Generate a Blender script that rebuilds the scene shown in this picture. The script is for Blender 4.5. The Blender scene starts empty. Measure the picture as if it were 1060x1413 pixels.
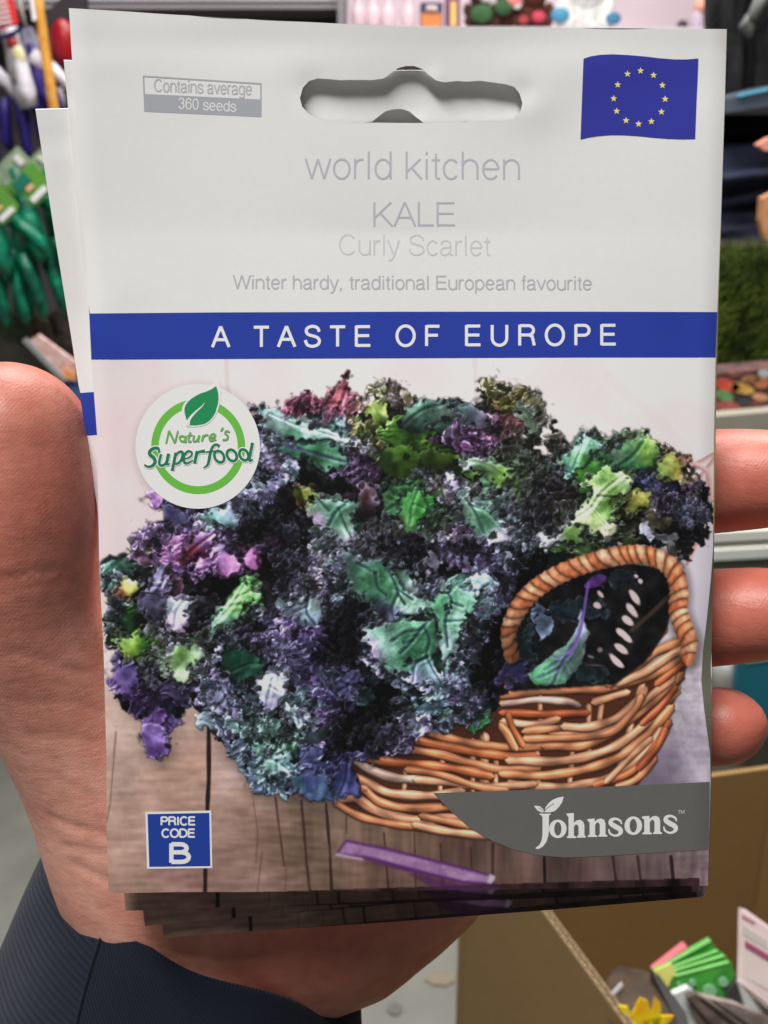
import bpy, bmesh, math, random
import numpy as np
from mathutils import Vector, Matrix
from mathutils.geometry import delaunay_2d_cdt

scene = bpy.context.scene
COL = scene.collection
random.seed(4)
R = math.radians

# ---------------------------------------------------------------- camera, world, lamps, exposure
FPX = 1456.0; CX, CY = 530.0, 706.5; PITCH = R(20.0)
CAMP = Vector((0, 0, 1.45))
RIGHT = Vector((1, 0, 0)); UP = Vector((0, math.sin(PITCH), math.cos(PITCH))); FWD = Vector((0, math.cos(PITCH), -math.sin(PITCH)))
cd = bpy.data.cameras.new('camera'); cam = bpy.data.objects.new('camera', cd); COL.objects.link(cam)
cam.location = CAMP; cam.rotation_euler = (R(90)-PITCH, 0, 0)
cd.sensor_fit = 'HORIZONTAL'; cd.sensor_width = 36; cd.lens = FPX/1060*36
cd.clip_start = 0.01; cd.clip_end = 60
cd.dof.use_dof = True; cd.dof.focus_distance = 0.188; cd.dof.aperture_fstop = 44.0
scene.camera = cam

world = bpy.data.worlds.new('World'); scene.world = world; world.use_nodes = True
world.node_tree.nodes['Background'].inputs[0].default_value = (1.0, 0.98, 0.97, 1)
world.node_tree.nodes['Background'].inputs[1].default_value = 0.115
def area(name, loc, size, power, target, col=(1, .98, .955)):
    l = bpy.data.lights.new(name, 'AREA'); l.shape = 'RECTANGLE'; l.size, l.size_y = size; l.energy = power; l.color = col
    o = bpy.data.objects.new(name, l); COL.objects.link(o); o.location = loc
    o.rotation_euler = (Vector(target)-Vector(loc)).to_track_quat('-Z', 'Y').to_euler(); return o
area('ceiling_lamp', (-0.42, -0.30, 2.95), (.8, .3), 42, (0, .1, 1.2))
area('ceiling_lamp', (0.3, 1.35, 3.0), (2.4, .5), 78, (0.3, 1.5, 0))
area('ceiling_lamp', (0.1, 2.55, 3.0), (2.4, .3), 17, (0.1, 2.9, 0))
scene.view_settings.view_transform = 'Standard'; scene.view_settings.look = 'None'
scene.view_settings.exposure = 0.0; scene.view_settings.gamma = 1.0

# ---------------------------------------------------------------- helpers
def P(px, py, d):
    px, py, d = float(px), float(py), float(d)
    return CAMP + d*(FWD + RIGHT*((px-CX)/FPX) - UP*((py-CY)/FPX))
def ray(px, py):
    px, py = float(px), float(py)
    return FWD + RIGHT*((px-CX)/FPX) - UP*((py-CY)/FPX)
def hity(px, py, Y): r = ray(px, py); return CAMP + r*(Y/r.y)
def hitz(px, py, z): r = ray(px, py); return CAMP + r*((z-CAMP.z)/r.z)
def lin(c):
    c = np.asarray(c, float)/255.0
    return np.where(c <= .04045, c/12.92, ((c+.055)/1.055)**2.4)
def rgb(c, k=1.35, cap=.85):
    return tuple(float(min(cap, v*k)) for v in lin(c))+(1.0,)
def mat(name, c, rough=.5, k=1.35, var=0., vscale=40., bump=0., bscale=200., spec=.5, metal=0., coat=0., sss=0., trans=0., c2=None, detail=4.):
    m = bpy.data.materials.new(name); m.use_nodes = True; nt = m.node_tree; b = nt.nodes['Principled BSDF']
    col = rgb(c, k); b.inputs['Base Color'].default_value = col; b.inputs['Roughness'].default_value = rough
    b.inputs['Specular IOR Level'].default_value = spec; b.inputs['Metallic'].default_value = metal; b.inputs['Coat Weight'].default_value = coat
    if sss: b.inputs['Subsurface Weight'].default_value = sss; b.inputs['Subsurface Radius'].default_value = (1, .35, .18); b.inputs['Subsurface Scale'].default_value = .003
    if trans: b.inputs['Transmission Weight'].default_value = trans
    tc = nt.nodes.new('ShaderNodeTexCoord')
    if var or c2 is not None:
        n = nt.nodes.new('ShaderNodeTexNoise'); n.inputs['Scale'].default_value = vscale; n.inputs['Detail'].default_value = detail; nt.links.new(tc.outputs['Object'], n.inputs['Vector'])
        r = nt.nodes.new('ShaderNodeValToRGB'); r.color_ramp.elements[0].position = .36; r.color_ramp.elements[1].position = .64
        if c2 is not None: a, d = rgb(c2, k), col
        else: a = tuple(v*(1-var) for v in col[:3])+(1,); d = tuple(min(.9, v*(1+var)) for v in col[:3])+(1,)
        r.color_ramp.elements[0].color = a; r.color_ramp.elements[1].color = d
        nt.links.new(n.outputs['Fac'], r.inputs['Fac']); nt.links.new(r.outputs['Color'], b.inputs['Base Color'])
    if bump:
        n2 = nt.nodes.new('ShaderNodeTexNoise'); n2.inputs['Scale'].default_value = bscale; n2.inputs['Detail'].default_value = 5; nt.links.new(tc.outputs['Object'], n2.inputs['Vector'])
        bp = nt.nodes.new('ShaderNodeBump'); bp.inputs['Strength'].default_value = 1; bp.inputs['Distance'].default_value = bump
        nt.links.new(n2.outputs['Fac'], bp.inputs['Height']); nt.links.new(bp.outputs['Normal'], b.inputs['Normal'])
    return m
def link(name, me, m=None, parent=None, smooth=False):
    o = bpy.data.objects.new(name, me); COL.objects.link(o)
    if m is not None: me.materials.append(m)
    if parent is not None:
        o.parent = parent
        me.transform(Matrix.Translation(-(Vector(parent['origin']) if 'origin' in parent else parent.location)))
        if 'origin' not in parent: pass
        o['origin'] = list(parent['origin']) if 'origin' in parent else list(parent.location)
    if smooth: me.polygons.foreach_set('use_smooth', [True]*len(me.polygons))
    return o
def mesh(name, v, f, m=None, parent=None, smooth=False):
    me = bpy.data.meshes.new(name); me.from_pydata([tuple(p) for p in v], [], f); me.update(); return link(name, me, m, parent, smooth)
def tag(o, label, cat, group=None, kind=None):
    if label: o['label'] = label
    if cat: o['category'] = cat
    if group: o['group'] = group
    if kind: o['kind'] = kind
    return o
def thing(name, label, cat, loc, group=None):
    o = bpy.data.objects.new(name, None); o.empty_display_size = .01; COL.objects.link(o); o.location = loc; o['origin'] = list(loc); return tag(o, label, cat, group)
def struct(name, v, f, m): o = mesh(name, v, f, m); o['kind'] = 'structure'; return o

class MB:                                   # collects closed shapes, built as one mesh
    def __init__(s): s.v = []; s.f = []
    def add(s, v, f): n = len(s.v); s.v += [Vector(p) for p in v]; s.f += [tuple(i+n for i in q) for q in f]; return s
    def hexa(s, a, b, c, d, off):           # quad abcd extruded by off
        v = [Vector(a), Vector(b), Vector(c), Vector(d)]; off = Vector(off)
        return s.add(v+[p+off for p in v], [(0,1,2,3),(7,6,5,4),(0,4,5,1),(1,5,6,2),(2,6,7,3),(3,7,4,0)])
    def box(s, c, sx, sy, sz, rz=0, rot=None):
        M = Matrix.Translation(Vector(c)) @ (rot.to_4x4() if rot is not None else Matrix.Rotation(rz, 4, 'Z'))
        v = [M @ Vector((x*sx/2, y*sy/2, z*sz/2)) for x in (-1, 1) for y in (-1, 1) for z in (-1, 1)]
        return s.add(v, [(0,1,3,2),(4,6,7,5),(0,4,5,1),(2,3,7,6),(0,2,6,4),(1,5,7,3)])
    def tube(s, pts, rad, n=10, cap=True, flat=None):
        pts = [Vector(p) for p in pts]; rad = rad if hasattr(rad, '__len__') else [rad]*len(pts); base = len(s.v)
        up = Vector((.31, .2, .93)).normalized()
        for i, p in enumerate(pts):
            t = (pts[min(i+1, len(pts)-1)]-pts[max(i-1, 0)]).normalized()
            a = t.cross(up if abs(t.dot(up)) < .95 else Vector((1, 0, 0))).normalized(); b = t.cross(a)
            for k in range(n):
                an = 2*math.pi*k/n; s.v.append(p+(a*math.cos(an)+b*math.sin(an)*(flat or 1))*rad[i])
        for i in range(len(pts)-1):
            for k in range(n): s.f.append((base+i*n+k, base+i*n+(k+1) % n, base+(i+1)*n+(k+1) % n, base+(i+1)*n+k))
        if cap: s.f.append(tuple(base+k for k in range(n))[::-1]); s.f.append(tuple(base+(len(pts)-1)*n+k for k in range(n)))
        return s
    def ball(s, c, r, n=12, m=8, sc=(1, 1, 1), rot=None):
        c = Vector(c); base = len(s.v)
        for i in range(m+1):
            th = math.pi*i/m
            for k in range(n):
                q = Vector((math.sin(th)*math.cos(2*math.pi*k/n)*sc[0], math.sin(th)*math.sin(2*math.pi*k/n)*sc[1], math.cos(th)*sc[2]))*r
                if rot is not None: q = rot @ q
                s.v.append(c+q)
        for i in range(m):
            for k in range(n): s.f.append((base+i*n+k, base+(i+1)*n+k, base+(i+1)*n+(k+1) % n, base+i*n+(k+1) % n))
        return s
    def build(s, name, m, parent=None, smooth=False, bevel=0):
        me = bpy.data.meshes.new(name); me.from_pydata([tuple(p) for p in s.v], [], s.f); me.update()
        bm = bmesh.new(); bm.from_mesh(me); bmesh.ops.remove_doubles(bm, verts=bm.verts, dist=1e-6)
        if bevel: bmesh.ops.bevel(bm, geom=list(bm.edges), offset=bevel, segments=2, affect='EDGES')
        bmesh.ops.recalc_face_normals(bm, faces=bm.faces); bm.to_mesh(me); bm.free()
        return link(name, me, m, parent, smooth)
# ---------------------------------------------------------------- the printed picture (painted here, leaf by leaf)
PX0, PY0, PW, PH = 110, 486, 890, 760
prng = np.random.default_rng(11)
def up_noise(cell, seed, n=1024):
    mm = int(round(n / cell)); g = np.random.default_rng(seed).random((mm, mm)).astype(np.float32); g = np.pad(g, ((0, 4), (0, 4)), mode='wrap')
    t = np.arange(n) / n * mm; i = t.astype(int); f = (t - i).astype(np.float32)
    def w4(f): return [((1-f)**3)/6, (3*f**3-6*f**2+4)/6, (-3*f**3+3*f**2+3*f+1)/6, f**3/6]
    ws = w4(f)
    a = sum(ws[k][:, None] * g[i + k, :] for k in range(4))
    a = sum(ws[k][None, :] * a[:, i + k] for k in range(4))
    a -= a.mean(); return a / (a.std() + 1e-6)
NZ = {c: up_noise(c, 100 + c) for c in (2, 3, 5, 8, 14, 26, 60)}
def nz(c, y0, y1, x0, x1, oy=0, ox=0):
    ys = (np.arange(y0, y1) + oy) % 1024; xs = (np.arange(x0, x1) + ox) % 1024
    return NZ[c][np.ix_(ys, xs)]
def ss(a, b, x):
    t = np.clip((x - a) / (b - a), 0, 1); return t * t * (3 - 2 * t)
def box_blur(a, r):
    for ax in (0, 1):
        for _ in range(2):
            pad = [(0, 0)] * a.ndim; pad[ax] = (r + 1, r)
            c = np.cumsum(np.pad(a, pad, mode='edge'), axis=ax, dtype=np.float64)
            n = a.shape[ax]
            hi = np.take(c, np.arange(2*r+1, 2*r+1+n), axis=ax); lo = np.take(c, np.arange(0, n), axis=ax)
            a = ((hi - lo) / (2*r+1)).astype(np.float32)
    return a
YY, XX = np.mgrid[PY0:PY0+PH, PX0:PX0+PW].astype(np.float32)
def idw(anch, p=3.0, step=6):
    A = np.array(anch, np.float32)
    ys, xs = np.mgrid[PY0:PY0+PH+step:step, PX0:PX0+PW+step:step].astype(np.float32)
    num = 0; den = 0
    for a in A:
        w = 1.0 / (((xs - a[0])**2 + (ys - a[1])**2) + 90.0) ** (p / 2)
        num = num + w[..., None] * a[2:]; den = den + w
    c = num / den[..., None]
    ty = (YY[:, 0] - PY0) / step; tx = (XX[0] - PX0) / step
    iy = ty.astype(int); ix = tx.astype(int); fy = (ty - iy)[:, None, None]; fx = (tx - ix)[None, :, None]
    iy1 = np.minimum(iy+1, c.shape[0]-1); ix1 = np.minimum(ix+1, c.shape[1]-1)
    return ((c[iy][:, ix]*(1-fx) + c[iy][:, ix1]*fx)*(1-fy) + (c[iy1][:, ix]*(1-fx) + c[iy1][:, ix1]*fx)*fy).astype(np.float32)

def paint_wood():
    an = [(130,500,212,203,204),(300,520,218,208,210),(500,510,222,214,215),(700,510,221,214,215),(900,510,222,217,217),(985,520,216,210,211),
      (160,600,208,192,194),(160,700,214,200,203),(170,740,217,201,206),(800,560,220,212,213),(930,580,212,204,205),(960,800,203,196,208),(965,900,205,198,210),
      (145,880,214,200,201),(160,1000,190,165,155),(160,1060,178,150,140),(230,1080,172,140,126),(170,1150,168,138,126),(180,1220,150,120,108),
      (270,980,190,160,150),(270,1060,172,138,124),(250,1215,140,108,100),(320,1060,178,152,146),(330,1120,160,130,118),(340,1210,140,112,102),(420,1130,128,106,92),
      (440,1200,112,90,78),(500,1140,118,97,84),(520,1210,100,76,68),(600,1160,95,74,64),(650,1170,84,64,58),(700,1200,88,68,62),(780,1200,90,70,66),(850,1200,98,80,78),
      (940,1200,104,86,90),(972,1210,140,118,125),(930,1000,172,163,176),(960,980,186,178,190),(975,1060,168,158,172),(920,1060,128,118,138),(900,1075,105,95,112),(960,1050,160,150,166)]
    c = idw(an, 3.2)
    h = nz(60,0,PH,0,PW)*2.2 + nz(26,0,PH,0,PW)*1.2
    low = ss(980, 1080, YY)[..., None]
    grain = NZ[8][np.ix_((np.arange(PH)*2) % 1024, (np.arange(PW)//3) % 1024)]*1.0 + NZ[3][np.ix_((np.arange(PH)) % 1024, (np.arange(PW)//4) % 1024)]*0.8 + nz(26,0,PH,0,PW,300,90)*1.3
    c = c + (h + nz(3,0,PH,0,PW)*.5)[..., None] * np.array([1,1,1]) * (1-low) + (grain*5.0*(ss(620, 380, XX)*.85+.15) + nz(14,0,PH,0,PW)*3)[..., None]*low*np.array([1,.92,.88])
    def crack(pts, w, dark, soft=1.0):
        d, s, side = poly_dist(pts)
        w2 = w * (1 + 0.18*nz(14,0,PH,0,PW,40,70))
        m = ss(w2 + soft, w2 - .5, d)[..., None] * dark
        return m
    nonlocal_c = c
    for pts, w, dk, col in [
        ([(288,990),(288,1080),(284,1160),(283,1236)], 2.3, .95, (28,20,20)),
        ([(160,1010),(156,1060),(152,1110),(146,1135)], .9, .5, (90,60,60)),
        ([(380,1100),(385,1140),(392,1195)], 1.0, .8, (70,45,42)), ([(416,1105),(420,1150),(423,1190),(428,1232)], 1.3, .8, (60,38,36)),
        ([(450,1110),(455,1170),(458,1232)], 1.5, .85, (45,28,26)), ([(478,1120),(478,1150)], .9, .6, (70,45,42)),
        ([(349,1100),(356,1150),(353,1190)], .8, .5, (90,62,58)),([(362,1175),(355,1232)], .8, .5, (90,62,58)),([(395,1190),(394,1230)], .9, .6, (90,62,58)),
        ([(530,1150),(536,1226)], 1.3, .7, (48,30,28)),([(572,1150),(574,1226)], 1, .6, (48,30,28)),([(608,1165),(611,1226)], 1.3, .6, (44,28,26)),
        ([(650,1170),(652,1222)], 1.1, .6, (44,28,26)),([(680,1165),(680,1220)], 2, .6, (34,20,20)),([(751,1183),(752,1219)], 1.6, .9, (20,12,14)),
        ([(846,1182),(850,1215)], 1.5, .75, (38,24,28)),([(880,1182),(884,1214)], 1.5, .75, (38,24,28)),([(926,1182),(929,1213)], 2.2, .85, (30,16,28)),
        ([(312,495),(316,560),(322,600)], 3, .5, (196,182,184)),([(655,495),(658,560)], 3, .5, (200,188,192)),([(905,960),(925,1010),(940,1070)], 3, .3, (120,110,130)),
        ([(955,900),(962,960),(968,1060)], 2, .2, (150,140,150)),([(840,520),(900,570),(960,640)], 6, .4, (206,200,202)),([(415,500),(418,540)], 4, .08, (200,190,190))]:
        m = crack(pts, w, dk, 1.2 if dk > .4 else 6); c = c*(1-m) + np.array(col)*m
    # cross-cut marks of the planks on the table's shady right half
    m = (ss(1085, 1120, YY)*ss(350, 520, XX))[..., None]
    bands = NZ[26][np.ix_((np.arange(PH)//6) % 1024, np.arange(PW) % 1024)]*.6+NZ[14][np.ix_((np.arange(PH)//9+50) % 1024, np.arange(PW) % 1024)]*.6+NZ[5][np.ix_((np.arange(PH)//5+50) % 1024, np.arange(PW) % 1024)]*.35
    fine = NZ[3][np.ix_((np.arange(PH)//7+11) % 1024, np.arange(PW) % 1024)]*.5+NZ[2][np.ix_((np.arange(PH)//11+90) % 1024, np.arange(PW) % 1024)]*.5+nz(26,0,PH,0,PW,400,400)*.5
    c = c * (1 + (.09*bands+.055*fine)[..., None]*m)
    ml = (ss(930, 1010, YY)*ss(540, 400, XX))[..., None]
    hf = NZ[3][np.ix_((np.arange(PH)+300) % 1024, (np.arange(PW)//9) % 1024)]*.5+nz(5,0,PH,0,PW,40,600)*.5+nz(2,0,PH,0,PW,4,60)*.25+nz(14,0,PH,0,PW,40,800)*.5
    rgt_ = (ss(900, 940, XX)*ss(860, 960, YY))[..., None]
    c = c * (1 + rgt_*(.06*hf+.05*NZ[14][np.ix_((np.arange(PH)//8) % 1024, np.arange(PW) % 1024)])[..., None])
    c = c * (1.03 + .035*hf[..., None]*ml)
    return c

def poly_dist(pts, pad=None):
    P = np.array(pts, np.float32)
    best = np.full(XX.shape, 1e9, np.float32); S = np.zeros_like(best); side = np.zeros_like(best)
    s0 = 0.
    for a, b in zip(P[:-1], P[1:]):
        x0 = int(max(0, min(a[0], b[0]) - PX0 - 40)); x1 = int(min(PW, max(a[0], b[0]) - PX0 + 40))
        y0 = int(max(0, min(a[1], b[1]) - PY0 - 40)); y1 = int(min(PH, max(a[1], b[1]) - PY0 + 40))
        L = float(np.hypot(*(b-a))) + 1e-6
        if x1 <= x0 or y1 <= y0: s0 += L; continue
        sl = (slice(y0, y1), slice(x0, x1))
        dx = XX[sl]-a[0]; dy = YY[sl]-a[1]; ux, uy = (b-a)/L
        t = np.clip(dx*ux+dy*uy, 0, L); ex = dx-t*ux; ey = dy-t*uy
        d = np.hypot(ex, ey); sd = -(ux*dy-uy*dx)
        m = d < best[sl]
        best[sl] = np.where(m, d, best[sl]); S[sl] = np.where(m, s0+t, S[sl]); side[sl] = np.where(m, np.sign(sd)*d, side[sl])
        s0 += L
    return best, S, side
def spline(pts, n=8):
    P = np.array(pts, float)
    if len(P) < 3: return P
    Q = np.vstack([2*P[0]-P[1], P, 2*P[-1]-P[-2]]); out = []
    for i in range(1, len(Q)-2):
        for k in range(n):
            t = k/n; a, b, c, d = Q[i-1], Q[i], Q[i+1], Q[i+2]
            out.append(.5*((2*b)+(-a+c)*t+(2*a-5*b+4*c-d)*t*t+(-a+3*b-3*c+d)*t**3))
    out.append(P[-1]); return np.array(out)
def in_poly(poly, wob=0):
    X = XX + (nz(8,0,PH,0,PW,5,9) + nz(3,0,PH,0,PW,50,19)*.6)*wob; Y = YY + (nz(8,0,PH,0,PW,500,109) + nz(3,0,PH,0,PW,77,33)*.6)*wob
    ins = np.zeros(XX.shape, bool); n = len(poly)
    for i in range(n):
        (xa, ya), (xb, yb) = poly[i], poly[(i+1) % n]
        if ya == yb: continue
        c = ((ya > Y) != (yb > Y)) & (X < (xb-xa)*(Y-ya)/(yb-ya)+xa)
        ins ^= c
    return ins

KALE = [(148,775),(180,765),(176,742),(205,722),(232,728),(228,700),(206,692),(204,676),(225,680),(240,696),(300,640),(345,566),(385,580),(398,550),(420,540),(440,556),(465,532),(488,548),(503,566),
 (518,532),(548,526),(562,552),(600,553),(655,562),(668,536),(700,528),(738,546),(752,560),(744,586),(778,588),(770,602),(784,617),(800,606),(810,585),(822,592),(832,606),(852,604),(866,600),(890,598),
 (915,622),(945,626),(955,652),(975,664),(984,690),(978,735),(958,770),(925,765),(880,752),(800,772),(735,815),(705,860),(703,905),(712,940),(690,955),(692,1000),(655,1005),(622,1002),(592,1012),(560,1035),(530,1042),(500,1046),
 (484,1060),(497,1085),(470,1102),(432,1100),(402,1088),(376,1097),(350,1088),(344,1066),(330,1050),(300,1022),(272,1000),(264,975),(250,962),(240,990),(233,1020),(232,1042),(206,1043),(198,1010),(182,975),(160,955),(155,920),(163,900),(152,882),(142,868),(150,850),(142,800)]
KC = [(410,560,160,65,100),(465,548,175,65,85),(520,550,140,160,70),(548,537,120,100,95),(600,570,80,115,100),(640,575,75,100,98),(700,545,150,150,70),(735,570,95,108,98),(700,585,120,75,85),(760,600,60,62,48),
 (620,598,95,70,110),(640,610,165,85,165),(560,620,70,125,30),(600,640,55,90,25),(520,600,120,165,55),(450,600,95,140,128),(400,600,120,150,145),(450,640,35,80,62),(430,670,12,28,24),(380,640,150,145,175),(360,670,130,138,170),
 (500,640,85,55,95),(460,720,110,145,130),(510,690,60,42,52),(570,690,60,150,70),(600,700,50,140,50),(610,660,110,105,100),(640,690,110,135,125),(670,710,110,150,135),(700,740,120,142,145),(690,650,70,115,70),(720,660,65,95,40),(740,640,55,75,55),
 (800,620,90,150,130),(815,650,70,140,60),(860,620,80,130,90),(885,625,120,160,60),(920,650,140,150,40),(940,640,150,60,65),(900,670,50,55,95),(850,680,130,175,80),(800,720,130,160,110),(880,690,120,125,45),(900,710,95,95,80),(950,700,50,70,75),(930,690,90,40,100),
 (760,680,60,55,48),(740,720,48,58,66),(760,750,60,82,82),(710,760,45,65,68),(215,690,140,95,160),(240,720,70,62,98),(290,720,110,142,140),(330,700,145,155,195),(350,740,40,34,48),(210,750,125,95,138),(240,760,180,118,190),(270,760,110,52,98),(310,770,178,105,200),
 (350,770,180,85,170),(170,780,90,132,122),(180,850,45,85,40),(190,890,110,170,40),(250,840,140,145,155),(220,830,92,88,120),(260,880,50,80,42),(250,910,120,150,105),(300,810,16,24,14),(330,830,90,150,80),(310,850,90,150,110),(280,845,85,65,98),(170,930,95,80,140),
 (200,960,62,48,84),(215,1010,118,80,162),(240,950,72,62,100),(320,960,112,118,145),(370,950,150,160,175),(300,1000,132,148,165),(340,930,28,65,52),(300,930,120,110,155),(350,900,100,88,125),(390,870,155,130,190),(420,880,112,82,168),(420,840,95,112,118),(400,780,62,62,80),
 (440,790,130,140,135),(430,810,140,125,135),(400,740,26,25,36),(375,720,20,18,26),(390,700,60,55,78),(360,1010,90,130,118),(400,1020,80,135,98),(380,1060,110,150,142),(440,1070,72,66,125),(420,1000,130,150,162),(450,1000,112,92,145),(460,1050,76,72,135),(480,1010,18,20,28),(520,970,12,14,20),
 (470,930,72,66,115),(440,940,85,62,138),(500,950,60,85,90),(480,890,12,12,18),(480,865,14,14,22),(500,800,75,120,100),(540,820,90,130,112),(640,830,100,145,132),(620,860,90,135,122),(670,810,150,165,185),(590,890,70,120,98),(530,880,110,145,140),(520,910,155,135,172),(580,940,115,128,155),
 (610,950,110,140,148),(600,970,90,130,142),(570,990,140,155,168),(620,990,82,112,104),(640,970,82,72,104),(560,1010,102,92,118),(660,1000,50,90,62),(680,945,8,10,12),(680,880,12,16,16),(700,800,26,36,36),(640,760,74,68,92),(560,750,55,58,64),(600,770,95,85,118),(520,760,75,92,84),(690,780,112,112,155),(640,740,100,72,122),(560,770,60,62,74),(490,770,110,108,130)]
DARK = [(440,672,62,22),(480,880,36,36),(528,985,38,60),(690,905,34,62),(350,745,34,42),(300,812,34,26),(215,945,24,16),(560,760,60,20),(470,1005,22,40),(395,1005,16,12),(640,700,22,16),(380,790,26,22),(720,790,24,30),(600,650,36,10),(870,705,18,20),(265,850,20,22),(345,870,24,14),(510,705,16,22),(355,920,22,20),(440,900,12,30),(660,760,26,12),(540,560,14,10),(925,735,18,14)]

def paint_picture():
    col = paint_wood()
    # ---------- the twine beyond the basket
    for pts in ([(984,628),(960,640),(942,634)],[(978,650),(974,690),(972,720),(962,750),(950,778)],[(986,634),(972,652),(966,660)],[(940,632),(962,642),(978,655),(982,690)],[(972,720),(955,745)]):
        d, s, side = poly_dist(spline(pts)); m = ss(4.0, 2.6, d)[..., None]
        col = col*(1-m) + (np.array([205,165,165]) + side[..., None]*9)*m
    # ---------- basket: dark inside, strands, handle after the leaves
    body = in_poly([(690,955),(850,945),(948,890),(950,915),(925,985),(905,1040),(878,1090),(800,1120),(700,1150),(640,1158),(540,1142),(470,1112),(500,1092),(480,1062),(492,1045),(560,1020),(640,990)])
    m = box_blur(body.astype(np.float32), 1)[..., None]
    col = col*(1-m) + np.array([78,44,30])*m
    inside = in_poly([(705,905),(712,850),(745,812),(800,790),(870,778),(918,785),(928,830),(920,870),(890,915),(850,945),(700,955)])
    m = box_blur(inside.astype(np.float32), 1)[..., None]
    col = col*(1-m) + (np.array([20,20,22]) + nz(8,0,PH,0,PW)[..., None]*4)*m
    def strand(pts, w, c, dark=.45, ends=0):
        nonlocal col
        P = spline(pts)
        d, s, side = poly_dist(P)
        S = s.max()
        ww = w*(1 + .10*np.sin(s*.11+pts[0][0]) )
        if ends: ww = ww*np.clip(np.minimum(s, S-s)/ends+.25, 0, 1)**.5
        u = np.clip(side/ww, -1, 1)
        sh = ss(ww*1.6, ww*.7, d)[..., None]*dark; col = col*(1-sh*.8)
        prof = (.60 + .42*np.sqrt(np.clip(1-(u-.25)**2, 0, 1)) - .30*np.clip(-u, 0, 1)**1.5)
        streak = NZ[5][(s.astype(int)//2) % 1024, ((side*1.8).astype(int)+int(pts[0][1])*7) % 1024]
        blot = NZ[14][(s.astype(int)) % 1024, int(pts[0][1]*3) % 1024]
        cc = np.array(c)[None, None]*prof[..., None]*(1+.09*streak[..., None]+.11*blot[..., None])
        hi = (np.exp(-((u-.38)/.24)**2)*(.5+.5*np.clip(blot+.4, 0, 1.5)))[..., None]*np.array([52,52,50])
        m = ss(ww+.6, ww-.6, d)[..., None]
        col = col*(1-m) + (cc+hi)*m
    T1, T2, T3, T4 = (200,128,88), (190,104,64), (212,150,116), (176,90,56)
    # stakes
    for x0, y0, x1, y1, w in [(668,1018,668,1096,7),(652,1022,652,1090,4),(684,1030,684,1092,4),(812,975,812,1040,4),(830,965,826,1000,4),(745,960,745,1000,4),(890,930,872,990,5),(870,1000,850,1075,5),(560,1060,556,1100,4),(610,1050,606,1100,4),(740,1030,742,1085,5),(790,1030,786,1080,4)]:
        strand([(x0,y0),((x0+x1)/2,(y0+y1)/2+1),(x1,y1)], w, T3, .2)
    R = [ # rows of willow, back rows first
     ([(690,984),(760,986),(812,984)],5.5,T4),([(692,996),(740,1000),(772,992)],5,T3),
     ([(590,1010),(640,1024),(690,1031),(760,1030)],6,T1),([(750,1030),(810,1028),(860,1000),(905,965),(942,930)],6,T1),
     ([(560,1018),(620,1032),(690,1043),(740,1045)],6,T2),([(540,1032),(600,1040),(645,1052),(690,1062),(745,1060)],5.5,T1),
     ([(500,1046),(540,1052),(620,1060),(680,1072)],6,T2),([(700,1050),(780,1050),(850,1030),(900,990),(936,950)],6,T3),
     ([(690,1068),(760,1070),(840,1052),(890,1018),(928,975)],6,T1),([(700,1082),(780,1086),(850,1070),(890,1040),(915,1005)],5.5,T3),
     ([(486,1046),(510,1062),(545,1074),(580,1076)],6.2,(200,165,150)),([(572,1076),(620,1080),(680,1086),(740,1082)],5.2,T3),
     ([(560,1062),(610,1070),(660,1086),(700,1090)],4.6,T1),
     ([(482,1068),(505,1080),(540,1095),(600,1098),(640,1092)],6,T3),([(500,1086),(525,1108),(570,1116),(640,1112)],6,T1),
     ([(610,1105),(660,1118),(720,1130)],5,T4),
     ([(462,1106),(490,1102),(520,1120),(570,1132),(640,1130),(720,1140)],6.5,T3),([(462,1108),(500,1128),(560,1140),(600,1140)],5,T1),
     ([(570,1138),(620,1148),(680,1154),(740,1160)],5.5,T3),([(580,1126),(640,1138),(700,1150)],5,T1),
     ([(820,1084),(870,1066),(905,1030),(925,995)],5,T2),([(850,1088),(880,1074),(905,1045)],5,T1),([(836,1080),(876,1040),(900,1018)],4,T3),
     ([(760,1012),(830,1010),(880,975),(930,935)],5.5,T3),([(722,1010),(760,1006),(800,1003)],5,T1),([(776,1003),(812,1004),(850,992),(880,968),(892,950)],6,T3),
     ([(722,1020),(790,1018),(840,1012),(872,985),(886,960)],5,T1),
     ([(690,972),(730,966),(780,968),(800,974)],5,(205,165,150)),([(818,970),(850,960),(868,955)],5,T3),
     ([(690,960),(760,952),(830,950),(880,938),(915,925),(942,908)],6.5,T1),
     ([(905,945),(925,930),(944,915)],4.5,T4),([(885,1000),(912,975),(934,948)],4.5,T4),([(880,1062),(905,1035),(920,1005)],4.5,T4),
     ([(690,952),(712,946),(726,944)],4,T4),
     ([(838,945),(870,925),(905,900),(944,884)],6.5,T1),([(850,944),(890,928),(925,905),(945,896)],6,T3),
     ([(884,905),(892,880),(905,862),(920,845)],4.5,T1),([(893,906),(902,888),(920,868)],4,T2),
     ([(690,1000),(702,1015),(712,1034)],6,T1),([(700,985),(708,1005),(722,1030)],4.5,T2)]
    for pts, w, c in R: strand(pts, w*1.10, c, .42, 2.5)
    for (x, y, r) in [(868,920,3),(745,1040,5),(800,1062,4),(860,1050,3)]:
        pass
    # ---------- leaves: colour and height, shaded together afterwards
    alb = np.zeros((PH, PW, 3), np.float32); H = np.zeros((PH, PW), np.float32); A = np.zeros((PH, PW), np.float32); GL = np.zeros((PH, PW), np.float32)
    kc = idw(KC, 4.5); dk = np.zeros((PH, PW), np.float32)
    for x, y, rx, ry in DARK: dk = np.maximum(dk, ss(1.25, .55, np.hypot((XX-x+nz(14,0,PH,0,PW)*4)/rx, (YY-y+nz(14,0,PH,0,PW,99,9)*4)/ry)))
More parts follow.
